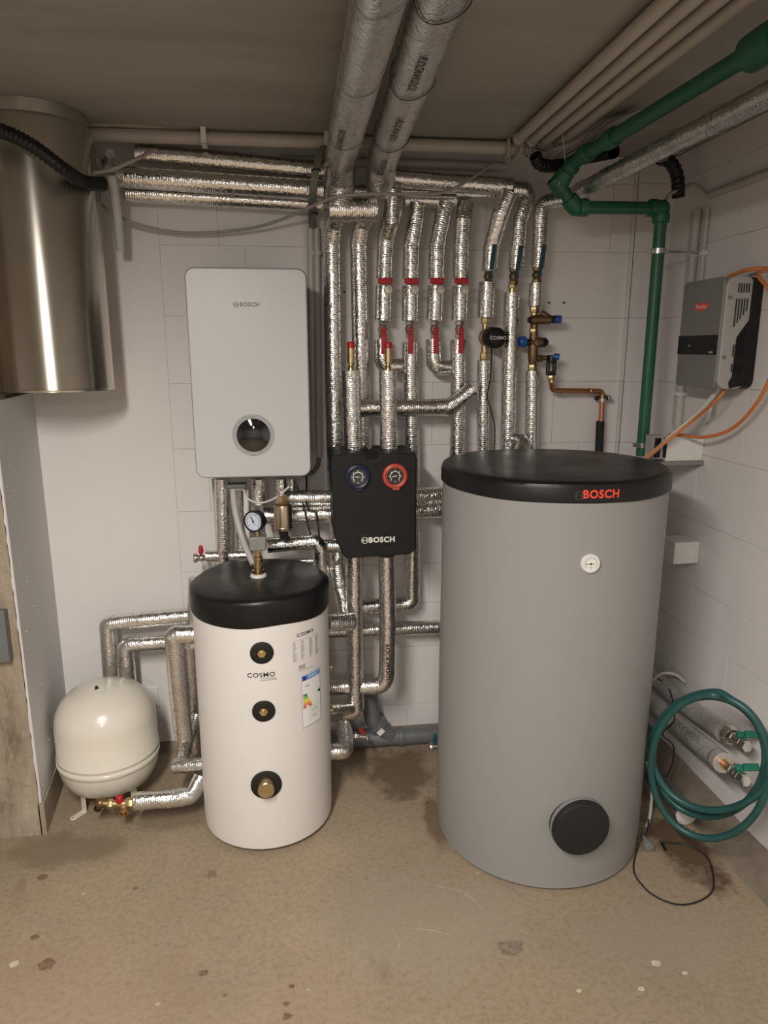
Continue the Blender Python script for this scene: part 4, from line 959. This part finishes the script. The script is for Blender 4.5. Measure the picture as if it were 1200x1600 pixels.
for i, (xa, ya) in enumerate(((.782, -.26), (.832, -.24), (.882, -.20), (.935, -.23))):
    tt = thing('ceiling_conduit', lb[i], 'conduit', (xa, ya, 2.333), 'parallel ceiling conduits')
    MB().tube([V((xa, ya, 2.337)), V((xa - .008, -2.9, 2.337))], .0172, 18).build('tube', conduitc, tt)
    MB().lathe([(.0172, -.002), (.0200, 0), (.0200, .022), (.0172, .024)], V((xa, ya, 2.337)), (0, -1, 0), 18).build('socket', conduitc, tt)
root = thing('corner_bracket', 'pale plastic bend holder where conduits meet at the wall', 'bracket', (.79, -.17, 2.33)); MB().box((.765, -.20, 2.302), (.775, -.13, 2.358)).build('cheek', conduitc, root, bevel=.003); MB().box((.798, -.24, 2.302), (.806, -.13, 2.358)).build('cheek', conduitc, root, bevel=.003)
# grey wires in the corner by the conduits
for i in range(7):
    pts = [V((.80 + i * .012, -.26 + i * .01, 2.318)), V((.84 + i * .02, -.20 - i * .012, 2.296 - (i % 3) * .006)), V((.93 + i * .012, -.30 - i * .012, 2.312)), V((1.0, -.40 - i * .014, 2.325 + (i % 2) * .012)), V((1.06, -.46 - i * .02, 2.343))]
    cable('grey cable in the loose bundle beside the green ceiling pipe', pts, .0055, wiregrey, group='loose cables beside the green pipe')
bent = thing('corrugated_conduit', 'black corrugated tube ducking behind the green pipe at ceiling', 'conduit', A(850, 255, .25))
def corr(pts, r, parent, seg=18):
    P = cat(pts, 14); mb = MB(); N = len(P)
    Q = []; L = 0
    for i in range(1, N):
        n_ = max(1, int((P[i] - P[i-1]).length / .0028))
        for k in range(n_): Q.append(P[i-1].lerp(P[i], k / n_))
    k0 = 0; u = V((0, 0, 1)).cross((Q[1] - Q[0])).normalized()
    for i, p in enumerate(Q):
        T_ = (Q[min(i+1, len(Q)-1)] - Q[max(i-1, 0)]).normalized(); u = (u - T_ * u.dot(T_)).normalized(); w_ = T_.cross(u); rr_ = r * (1.0 if (i // 2) % 2 else .90)
        for j in range(seg): th_ = 2*PI*j/seg; mb.v.append(p + (u * math.cos(th_) + w_ * math.sin(th_)) * rr_)
    for i in range(len(Q) - 1):
        for j in range(seg): j2 = (j+1) % seg; mb.face((i*seg+j, i*seg+j2, (i+1)*seg+j2, (i+1)*seg+j))
    return mb.build('tube', blackp, parent, sharp=60)
corr([A(836, 243, .30), A(846, 258, .28), A(880, 258, .26), A(905, 248, .30), A(960, 236, .5)], .022, bent)
bent = thing('corrugated_conduit', 'black curved tube ending above the thin right wall conduits', 'conduit', A(1062, 300, .30))
corr([A(1030, 247, .27), A(1046, 252, .27), A(1058, 275, .27), A(1060, 311, .27)], .0235, bent)
bent = thing('corrugated_conduit', 'black corrugated tube sagging in front of the steel duct top', 'conduit', A(80, 250, .46))
corr([A(-60, 190, .50), A(0, 204, .50), A(50, 228, .49), A(100, 265, .45), A(130, 284, .35), A(162, 288, .28)], .0215, bent)
# loose grey cables on the left
for i in range(7):
    pts = [V((-.74 + i * .004, -.14, 2.33)), A(120 + i * 4, 232, .20), A(140 + i * 3, 262, .17), A(146 + i * 2.5, 300, .14)]
    if i < 6: pts += [A(134 + i * 4, 330, .13), A(128 + i * 4, 372, .12)]
    cable('grey cable in the bundle hanging between duct and foil pipes', pts, .0045, wiregrey if i % 2 else wiregreen, group='cables hanging between duct and foil pipes')
cable('pale cable drooping from the conduit end across the foil pipes', [A(86, 218, .22), A(110, 240, .24), A(140, 267, .25), A(170, 266, .25), A(210, 250, .25), A(243, 234, .20)], .006, wiregrey)
cable('long grey cable sagging across the wall above the boiler', [A(152, 316, .10), A(200, 345, .08), A(260, 361, .05), A(320, 364, .05), A(400, 355, .06), A(460, 335, .12), A(520, 309, .235), A(580, 303, .23), A(640, 303, .20), A(690, 301, .18), A(730, 283, .18), A(772, 253, .10)], .0055, wiregrey)
cable('dark thin cable hanging straight beside the duct', [A(140, 300, .12), A(146, 340, .10), A(150, 394, .09)], .0035, wireblack)
tag(MB().tube(AA((174, 272, .22), (183, 330, .16), (189, 392, .12)), .0155, 18, cap=False).build('pipe_stub', conduitm), 'open ended grey pipe stub hanging beside the duct', 'pipe')
root = thing('cable_bundle', 'grey green cable bundle with black tie left of the first riser', 'cable', A(490, 300, .22))
for i in range(4): MB().tube([A(504 + i * 2.5, 228, .20), A(497 + i * 2.5, 238, .21), A(490 + i * 2.6, 265, .22), A(485 + i * 2.6, 300, .20), A(483 + i * 3.2, 335, .08), A(484 + i * 3.2, 358, .03)], .004, 10, smooth=6).build('cable', wiregreen, root)
MB().lathe([(.015, -.003), (.0165, -.003), (.0165, .003), (.015, .003)], A(494, 266, .22), (0, 0, 1), 16).build('cable_tie', wireblack, root); MB().lathe([(.015, -.003), (.0165, -.003), (.0165, .003), (.015, .003)], A(490, 334, .08), (0, 0, 1), 16).build('cable_tie', wireblack, root)
for (x0_, lab_, ye) in ((487, 'pale conduit close to the boiler right side', 660), (497, 'pale conduit between boiler and first riser', 730)):
    root = thing('wall_conduit', lab_, 'conduit', A(x0_, 500, .03))
    MB().tube(AA((x0_ - 2, 356, .025), (x0_ + 2, 715 if ye > 700 else 700, .025)), .0125, 14).build('tube', conduitm, root)
    for cy__ in (395, 658): MB().lathe([(.0135, -.008), (.0155, -.008), (.0155, .008), (.0135, .008)], A(x0_, cy__, .025), (0, 0, 1), 16).build('clip', conduitm, root)
cable('grey green cable curling from the wall conduit under the boiler', AA((498, 716, .03), (496, 728, .05), (488, 738, .10), (476, 742, .14)), .009, wiregreen)
# ------------------------------------------------------------------ green pipe run
root = thing('green_water_pipe', 'green plastic pipe from the ceiling down the right corner', 'pipe', A(1008, 712, .28))
gz = 2.255
gp = [V((.988, -2.9, gz)), V((.985, -1.28, gz)), V((.955, -.40, gz))]
g1 = A(872, 288, .30); g2 = A(899, 324, .29); g3 = A(1034, 325.5, .28); g4 = A(1008, 712, .28); g4.x = g3.x
mb = MB(); mb.use(greenpp); mb.tube([gp[1], gp[2], V((.940, -.33, 2.235)), g1, g2, g3, g4], .0215, 20, rad=.014); mb.tube([gp[0], gp[1]], .030, 20); mb.build('tube', None, root)
mb = MB(); sd = V((-.55, -.6, -.55)).normalized() * .0205
for a_, b_, sd_ in ((gp[1], gp[2], V((-.2, -.1, -1))), (g2, g3, V((0, -1, -.1))), (g3, g4, V((-.35, -1, 0)))):
    d_ = sd_.normalized() * .0203; mb.tube([a_ + d_, b_ + d_], .0022, 6)
mb.build('stripe', greenstripe, root)
def sock(p, ax_, L_=.045, r_=.028, nm='coupling'): 
    a_ = V(ax_).normalized(); MB().lathe([(.0215, -L_/2 - .002), (r_, -L_/2), (r_ + .001, 0), (r_, L_/2), (.0215, L_/2 + .002)], p, a_, 24).build(nm, greenpp, root)
sock(V((.985, -1.28, gz)), (0, 1, 0), .10, .038); sock(V((.962, -.60, gz)), (0, 1, 0), .05)
sock(V((.956, -.43, gz)), (.05, -1, 0)); sock(g1 + V((0, 0, 0)) , g2 - g1, .05, .029); sock(g1.lerp(V((.94, -.33, 2.235)), .45), g1 - V((.94, -.33, 2.235)), .04, .029)
sock(g2.lerp(g3, .0) - (g2 - g1).normalized() * .02, g2 - g1, .035, .029); sock(g2 + V((.028, 0, 0)), (1, 0, 0), .03, .029); sock(g3 - V((.032, 0, 0)), (1, 0, 0), .03, .029); sock(g3 - V((0, 0, .032)), (0, 0, 1), .03, .029)
mb = MB(); mb.ball(g3, .0285); mb.ball(g2, .0285); mb.ball(V((.943, -.34, 2.237)), .029); mb.ball(g1, .028); build_split(mb, 'elbow', greenpp, root)
for py_ in (393, 695):
    q = A(1030 if py_ < 500 else 1009, py_, .28); q.x = g3.x; q.y = -.28
    cl = MB().lathe([(.0225, -.009), (.026, -.009), (.026, .009), (.0225, .009)], q, (0, 0, 1), 24).build('clamp', zinc, root)
    MB().obox(q + V((-.031, 0, 0)), V((1, 0, 0)), V((0, 1, 0)), V((0, 0, 1)), .014, .012, .014).build('clamp_ear', zinc, cl, bevel=.001); MB().obox(q + V((.031, 0, 0)), V((1, 0, 0)), V((0, 1, 0)), V((0, 0, 1)), .014, .012, .014).build('clamp_ear', zinc, cl, bevel=.001)
    MB().cyl(q + V((.038, 0, 0)), V((XR, q.y, q.z)), .004, seg=8).build('threaded_rod', zinc, cl)
tag(MB().tube([V((.905, -.34, 2.355)), A(884, 262, .32), A(872, 290, .335)], .0015, 6).build('hanger_wire', wirewhite), 'thin pale wire hooked round the green pipe bend', 'wire')
# silver pipe along the right, under the ceiling
r0 = A(888, 307, .12)
rp = [V((1.02, -2.6, 2.19)), V((1.02, -1.3, 2.19)), r0]
dirv = A(1195, 150, 1.25)
rp = [r0 + (dirv - r0) * 2.0, dirv, r0]
rpo = pipe('foil pipe running forward near the ceiling right of the green pipe', rp, .0265, m=foil_dull, amp=.001)
for t_ in (.12, .3, .42, .6, .68, .85):
    c_ = r0.lerp(dirv, t_); u_, w_, a_ = frame(dirv - r0); sk = R.uniform(-.02, .02)
    MB().tube([c_ + (u_ * math.cos(q) + w_ * math.sin(q)) * .031 + a_ * sk * math.sin(q) for q in [2*PI*k/20 for k in range(21)]], .001, 6, smooth=2).build('binding_wire', inkgrey, rpo)
# thin conduits on the right wall
tag(MB().tube([V((XR - .014, -.30, 2.17)), V((XR - .014, -2.9, 2.19))], .0135, 14).build('wall_conduit', conduitc), 'pale conduit high on the right wall above the inverter', 'conduit')
cable('pale cable from the high right wall conduit to the green elbow', [V((XR - .014, -.30, 2.17)), A(1084, 288, .26), A(1060, 297, .28), A(1044, 306, .28), A(1038, 322, .25)], .006, wiregrey)
for i, (yy, lab, rr_, zb) in enumerate(((-.235, 'wide pale vertical conduit left of the inverter', .016, 1.345), (-.195, 'thin pale vertical conduit nearest the green pipe', .0085, 1.36), (-.29, 'thin pale vertical conduit touching the inverter left edge', .009, 1.87))):
    root = thing('wall_conduit', lab, 'conduit', (XR, yy, 1.3)); MB().tube([V((XR - rr_, yy, 2.13)), V((XR - rr_, yy, zb))], rr_, 14).build('tube', conduitm, root)
    for z_ in (1.48, 1.98):
        if z_ > zb: MB().box((XR - rr_ * 2.3, yy - rr_ * 1.35, z_ - .008), (XR, yy + rr_ * 1.35, z_ + .008)).build('clip', whitep, root, bevel=.002)
# ------------------------------------------------------------------ inverter on the right wall
IY0, IY1, IZ0, IZ1, IXF = -.640, -.385, 1.520, 1.868, 1.352
root = thing('inverter', 'grey wall inverter with dark display band and slotted side', 'inverter', (XR, (IY0 + IY1) / 2, IZ0))
iw, ih = IY1 - IY0, IZ1 - IZ0; ic = V((0, (IY0 + IY1) / 2, (IZ0 + IZ1) / 2))
# outline in the (x, z) plane of the flank
def flank(o_, x0, x1, z0, z1, r_): return [(x, z) for x, z in [((x0+x1)/2 + a, (z0+z1)/2 + b) for a, b in rrect(x1-x0, z1-z0, r_, 6)]]
MB().prism(rrect(iw, ih, .03), V((XR - .035, ic.y, ic.z)), (0, 1, 0), (0, 0, 1), (1, 0, 0), .034).build('back_plate', blackp, root, bevel=.003)
hs = MB().prism(flank(None, IXF + .004, XR - .030, IZ0, IZ1, .030), V((0, IY0, 0)), (1, 0, 0), (0, 0, 1), (0, 1, 0), iw).build('housing', invlight, root, bevel=.004)
# black lower rear corner on the near flank
ys = IY0 - .0012
MB().prism([(IXF + .045, IZ0 + .002), (XR - .032, IZ0 + .012), (XR - .026, IZ1 - .03), (XR - .034, IZ1 - .004), (XR - .040, IZ1 - .004), (XR - .040, 1.735), (IXF + .052, 1.682), (IXF + .050, 1.56), (IXF + .040, IZ0 + .02)], V((0, ys - .001, 0)), (1, 0, 0), (0, 0, 1), (0, 1, 0), .006).build('flank_cover', blackp, root)
front = MB().prism(rrect(iw - .018, ih, .016), V((IXF, ic.y + .004, ic.z)), (0, 1, 0), (0, 0, 1), (1, 0, 0), .008).build('front_cover', invgrey, root, bevel=.003)
MB().box((IXF - .002, IY0 + .016, 1.628), (IXF + .003, IY1 - .003, 1.690)).build('display_band', blackp, root, bevel=.001)
fnI = plane_fn(V((IXF - .0022, ic.y, ic.z)), (0, -1, 0), (0, 0, 1), (-1, 0, 0), .0008)
mb = MB()
n_ = 28; pts_ = [(.042 * math.cos(2*PI*k/n_), .0125 * math.sin(2*PI*k/n_)) for k in range(n_)]
fb = plane_fn(V((IXF, ic.y, 1.782)), (0, -1, 0), (0, 0, 1), (-1, 0, 0), .001); put_poly(mb, pts_, fb); bg = mb.build('badge', inkred, root, label='red oval badge')
mb = MB(); put_text(mb, 'Fronius', .0195, plane_fn(V((IXF, ic.y, 1.782)), (0, -1, 0), (0, 0, 1), (-1, 0, 0), .0018), .012, 1.0); mb.build('lettering', inkwhite, bg)
mb = MB(); put_ring(mb, .03, 0, 0, .004, fnI, n=10); mb.v = [v + V((0, .08, -.037)) for v in mb.v]; mb.build('indicator', inkpale, root)
mb = MB(); put_rect(mb, -.012, -.0025, .012, .0025, plane_fn(V((IXF - .002, IY0 + .045, 1.636)), (0, -1, 0), (0, 0, 1), (-1, 0, 0), .001)); mb.build('small_lettering', inkpale, root)
# slots on the near flank
fs_ = lambda x, z: V((x, IY0 - .0022, z))
mb = MB()
for k in range(5): x = XR - .088 + k * .0085; put_poly(mb, [(x, 1.818), (x + .0042, 1.818), (x + .0042, 1.846), (x, 1.846)], fs_)
for k in range(5): x = XR - .092 + k * .0092; zb_ = 1.712 + k * .012; put_poly(mb, [(x, zb_), (x + .0042, zb_ + .004), (x + .0042, 1.800), (x, 1.800)], fs_)
mb.build('vent_slots', inkblack, root)
mb = MB(); fs2 = lambda x, z: V((x, IY0 - .0040, z))
for k in range(5): x = XR - .086 + k * .0085; put_poly(mb, [(x, 1.622), (x + .0042, 1.622), (x + .0042, 1.662 + k * .012), (x, 1.656 + k * .012)], fs2)
for k in range(5): x = XR - .086 + k * .0085; put_poly(mb, [(x, 1.575), (x + .0042, 1.575), (x + .0042, 1.600), (x, 1.600)], fs2)
mb.build('vent_slots', mat('slot_black', (.002, .002, .002), .8, 0, 0, 5, 0), root)
for z_ in (1.803, 1.620): MB().lathe([(.006, 0), (.006, .003), (.003, .003), (.003, .001)], V((IXF + .016, IY0 - .001, z_)), (0, -1, 0), 14).build('screw', castgrey, root)
# cables below the inverter
cable('upright white cable below the inverter into the junction box', [V((XR - .05, -.50, 1.525)), V((XR - .045, -.495, 1.48)), V((XR - .04, -.47, 1.42)), V((XR - .03, -.43, 1.395))], .0065, wirewhite)
cable('slanting white cable from the inverter toward the grey tank', [V((XR - .055, -.54, 1.525)), V((XR - .06, -.53, 1.50)), A(1085, 650, .45), A(1050, 680, .42), A(1025, 703, .42), A(1000, 722, .42)], .0075, wirewhite)
cable('orange cable slanting from inverter underside toward the grey tank', [V((XR - .06, -.60, 1.525)), A(1117, 628, .58), A(1085, 655, .48), A(1050, 683, .45), A(1025, 703, .44), A(1001, 723, .44)], .0055, orangem)
cable('orange cable looping from the inverter top round to the junction box', [V((IXF + .05, -.56, 1.872)), V((XR - .05, -.62, 1.888)), V((XR - .02, -.68, 1.885)), A(1185, 430, .72), A(1205, 460, .80), A(1216, 520, .84), A(1203, 590, .80), A(1175, 640, .72), A(1140, 672, .62), A(1100, 683, .52), A(1065, 680, .42), A(1045, 679, .36)], .0058, orangem)
root = thing('junction_box', 'pale box with two black breakers at the right wall under the inverter', 'box', A(1045, 715, .36))
jc = A(1047, 698, .36)
MB().box((jc.x - .035, -.40, jc.z - .048), (XR - .001, -.33, jc.z + .045)).build('enclosure', whitep, root, bevel=.003)
MB().box((jc.x - .085, -.395, jc.z - .040), (jc.x - .035, -.335, jc.z + .044)).build('breaker', invlight, root, bevel=.002)
for dx in (-.081, -.046): MB().box((jc.x + dx, -.399, jc.z - .034), (jc.x + dx + (.024 if dx < -.05 else .026), -.393, jc.z + .038)).build('breaker', blackp, root, bevel=.002, label='black breaker face')
MB().box((jc.x - .09, -.41, jc.z - .062), (XR - .001, -.33, jc.z - .048)).build('base_rail', castgrey, root, bevel=.002)
root = thing('junction_box', 'small pale box on the wall behind the grey tank right edge', 'box', A(1048, 865, .42)); MB().box((1.38, -.44, A(1048, 882, .44).z), (XR - .001, -.34, A(1048, 848, .44).z)).build('enclosure', whitep, root, bevel=.003)
# ------------------------------------------------------------------ lower right pipes, hose, drain
def yl(px, py, d): return A(px, py, d)
p_up = [A(1012, 1050, .28), A(1060, 1094, .48), A(1132, 1143, .80)]
p_lo = [A(1005, 1085, .38), A(1060, 1134, .60), A(1130, 1192, .92)]
for (P_, lab, tx) in ((p_up, 'upper of two foil pipes with green lever taps, lower right', None), (p_lo, 'lower of two foil pipes with green lever taps, lower right', 'ROCKWOOL')):
    root = thing('tap_pipe', lab, 'pipe', P_[-1]); d_ = (P_[-1] - P_[0]).normalized()
    for p in P_: p.x = min(p.x, XR - .045)
    o_ = pipe(None, [P_[0], P_[1], P_[2]], .034, parent=root, partname='sleeve', m=foil_paper, amp=.0012)
    d_ = (P_[2] - P_[1]).normalized(); e_ = P_[2]
    MB().lathe([(.0335, -.006), (.0345, .004), (.031, .014), (.027, .020), (.023, .016)], e_, d_, 24, wob=.06).build('torn_foil_end', foil, root)
    MB().lathe([(.012, .012), (.026, .010), (.025, .004)], e_, d_, 20, wob=.02).build('wool_edge', wool, root)
    MB().cyl(e_ - d_ * .01, e_ + d_ * .055, .0125).build('copper_end', copper, root)
    ball_valve(root, e_ + d_ * .075, d_, .0165, .06, greenlev, (.9, -.3, .12), .056, off=V((0, -.5, 1)).normalized(), name='ball_valve', lw=.024)
    MB().hexn(e_ + d_ * .105, e_ + d_ * .135, .019).build('end_cap', chrome, root)
    if tx:
        c_ = P_[1].lerp(P_[2], .35); mb = MB(); put_text(mb, tx, .030, tubetext_fn(c_, d_, CAM - c_ + V((0, 0, .3)), .034, .002), .015, 1.1); mb.build('print', inkgrey, root)
cable('pale strap round the upper tap pipe beside the grey tank', [A(1020, 1062, .42), A(1035, 1052, .44), A(1055, 1054, .46), A(1070, 1066, .46)], .005, wirewhite)
cable('thin dark cord looped over the two tap pipes', [A(1022, 1058, .42), A(1040, 1068, .40), A(1050, 1090, .52), A(1053, 1125, .62), A(1035, 1147, .58), A(1052, 1165, .6), A(1050, 1195, .60), A(1040, 1215, .60)], .0025, wireblack)
mb = MB(); pts = []
cen = A(1112, 1198, .93)
def loop(cx__, cy__, rx, ry, d0, d1, a0, a1, n_):
    out = []
    for k in range(n_ + 1):
        a = math.radians(a0 + (a1 - a0) * k / n_); px_, py_ = cx__ + rx * math.cos(a), cy__ - ry * math.sin(a)
        dd = d0 + (d1 - d0) * (.5 + .5 * math.cos(a)); q = A(px_, py_, dd)
        if q.x > XR - .018: q = X(px_, py_, XR - .018)
        q.z = max(q.z, .016)
        out.append(q)
    return out
pts = loop(1108, 1182, 88, 94, .80, 1.08, 70, 430, 26) + loop(1110, 1198, 93, 112, .86, 1.14, 70, 430, 26)[1:] + loop(1116, 1174, 98, 92, .84, 1.16, 70, 372, 20)[1:]
hose = tag(MB().tube(pts, .0112, 16, smooth=5).build('garden_hose', hosem), 'coiled teal green garden hose hung over the tap pipes', 'hose')
root = thing('drain_pipe', 'short grey floor drain pipe with white end cap by the hose', 'pipe', V((1.30, -.72, .06)))
da, db = A(1018, 1243, .50), A(1072, 1272, .74); da.z = db.z = .0415
MB().tube([da, db], .036, 24).build('main_pipe', pvcgrey, root); MB().lathe([(.036, -.03), (.041, -.028), (.041, 0)], db, db - da, 28).build('socket_collar', pvcgrey, root)
MB().lathe([(.040, 0), (.040, .006), (.034, .009), (0, .009)], db, db - da, 28).build('end_cap', whitep, root)
tag(MB().tube([V((1.30, -.30, .035)), V((1.28, -.42, .20)), V((1.26, -.40, .40))], .034, 20).build('drain_pipe', pvcgrey), 'grey pipe standing behind the hose at the grey tank', 'pipe')
cable('cream cable hanging down the right flank of the grey tank', [A(1010, 1190, .62), A(1018, 1225, .66), A(1016, 1270, .72), A(1010, 1292, .76)], .0055, wirewhite)
root = thing('power_plug', 'grey mains plug lying beside the grey tank foot', 'plug', Z(1011, 1322, .012))
q = Z(1011, 1322, .012); MB().lathe([(0, -.022), (.018, -.02), (.019, -.008), (.010, .012), (.005, .03), (0, .03)], q + V((0, 0, .008)), (.05, .9, .25), 16).build('plug_body', castgrey, root)
MB().tube([q + V((0, .02, .012)), A(1012, 1295, .80), A(1013, 1280, .76)], .0028, 8, smooth=4).build('cord', wireblack, root)
cp = [Z(1004, 1295, .06), Z(996, 1325, .006), Z(990, 1352, .004), Z(995, 1372, .004), Z(1020, 1398, .004), Z(1057, 1413, .004), Z(1090, 1409, .004), Z(1113, 1392, .004), Z(1114, 1365, .004), Z(1104, 1338, .004), Z(1075, 1321, .004), Z(1036, 1315, .006)]
root = thing('sensor_cord', 'thin black cord looped on the floor beside the grey tank', 'cord', cp[4]); MB().tube(cp, .0026, 8, smooth=6).build('cord', wireblack, root)
MB().tube([Z(1034, 1317, .006), Z(1040, 1328, .006)], .005, 10).build('connector', blackp, root)
cable('cream loop of cable left of the floor cord', [Z(1010, 1300, .03), Z(1000, 1310, .01), Z(992, 1340, .004)], .002, wirewhite) if False else None
# small things
tag(MB().box(A(-8, 1036, .545), A(11, 950, .515)).build('wall_plate', pvcgrey, bevel=.002), 'grey metal plate on the concrete pier at left edge', 'plate')
tag(MB().box(V((A(222, 1076, .01).x, -.008, A(232, 1104, .01).z)), V((A(246, 1076, .01).x, -.001, A(232, 1076, .01).z))).build('paper_tag', LC['white']), 'small paper tag on the wall behind the cream vessel', 'label')
holes = [(858, 473), (881, 473), (500, 478), (538, 456)]
for h_ in holes:
    q = A(*h_, .001); MB().lathe([(.0042, -.0005), (.0042, .002), (0, .002)], q, (0, -1, 0), 12).build('drill_hole', inkblack, wb)
# flat stains on the floor: thin dried spills
def spill(px, py, r_, m_, seed):
    rr_ = random.Random(seed); c_ = Z(px, py, .0006); mb = MB(); n_ = 26; k = 0
    mb.v.append(c_ + V((0, 0, .0006)))
    for i in range(n_):
        a = 2*PI*i/n_; q = r_ * (1 + .35 * noise.noise(V((math.cos(a) * 1.7, math.sin(a) * 1.7, seed)))+ rr_.uniform(-.08, .08)); mb.v.append(c_ + V((q * math.cos(a) * 1.3, q * math.sin(a), 0)))
    for i in range(n_): mb.face((0, 1 + i, 1 + (i+1) % n_))
    return mb.build('dried_spill', m_, bpy.data.objects['floor'])
def scrape(pts, wd, m_):
    mb = MB(); P_ = cat([Z(*p, .0008) for p in pts], 6); k = 0
    for i, p in enumerate(P_):
        tn = (P_[min(i+1, len(P_)-1)] - P_[max(i-1, 0)]).normalized(); sdv = V((-tn.y, tn.x, 0)) * wd * (.5 + .5 * math.sin(PI * i / (len(P_) - 1))) * (1 + .5 * noise.noise(p * 60)); mb.v += [p - sdv, p + sdv]
    for i in range(len(P_) - 1): mb.face((2*i, 2*i+1, 2*i+3, 2*i+2))
    mb.build('floor_scrape', m_, bpy.data.objects['floor'])
sm_ = mat('scrape_chalk', srgb(176, 164, 146), .8, 0, .25, 60)
scrape([(640, 1451), (670, 1453), (705, 1461)], .0016, sm_); scrape([(718, 1390), (735, 1402), (752, 1418)], .0014, sm_); scrape([(612, 1448), (622, 1470), (624, 1490)], .0008, sm_); scrape([(655, 1378), (700, 1388), (745, 1398)], .0008, sm_); scrape([(765, 1432), (785, 1436)], .0012, sm_)
dk = mat('dried_rust_stain', srgb(114, 94, 74), .7, 0, .3, 60); dg = mat('dried_grey_stain', srgb(126, 114, 98), .7, 0, .3, 60); lt = mat('dried_plaster_splash', srgb(188, 178, 158), .8, 0, .2, 60)
for i, (px, py, r_, m_) in enumerate(((74, 1506, .018, dk), (318, 1520, .010, dk), (449, 1588, .009, dk), (456, 1541, .006, dk), (54, 1464, .010, dk), (211, 1388, .007, dk), (447, 1568, .007, dk), (798, 1479, .028, dg), (668, 1254, .007, dk), (668, 1265, .006, dk), (22, 1506, .010, lt), (905, 1548, .006, lt), (1025, 1505, .010, lt), (1002, 1545, .007, lt), (1070, 1520, .006, lt), (66, 1370, .012, dk), (352, 1555, .005, dk))): spill(px, py, r_, m_, i)
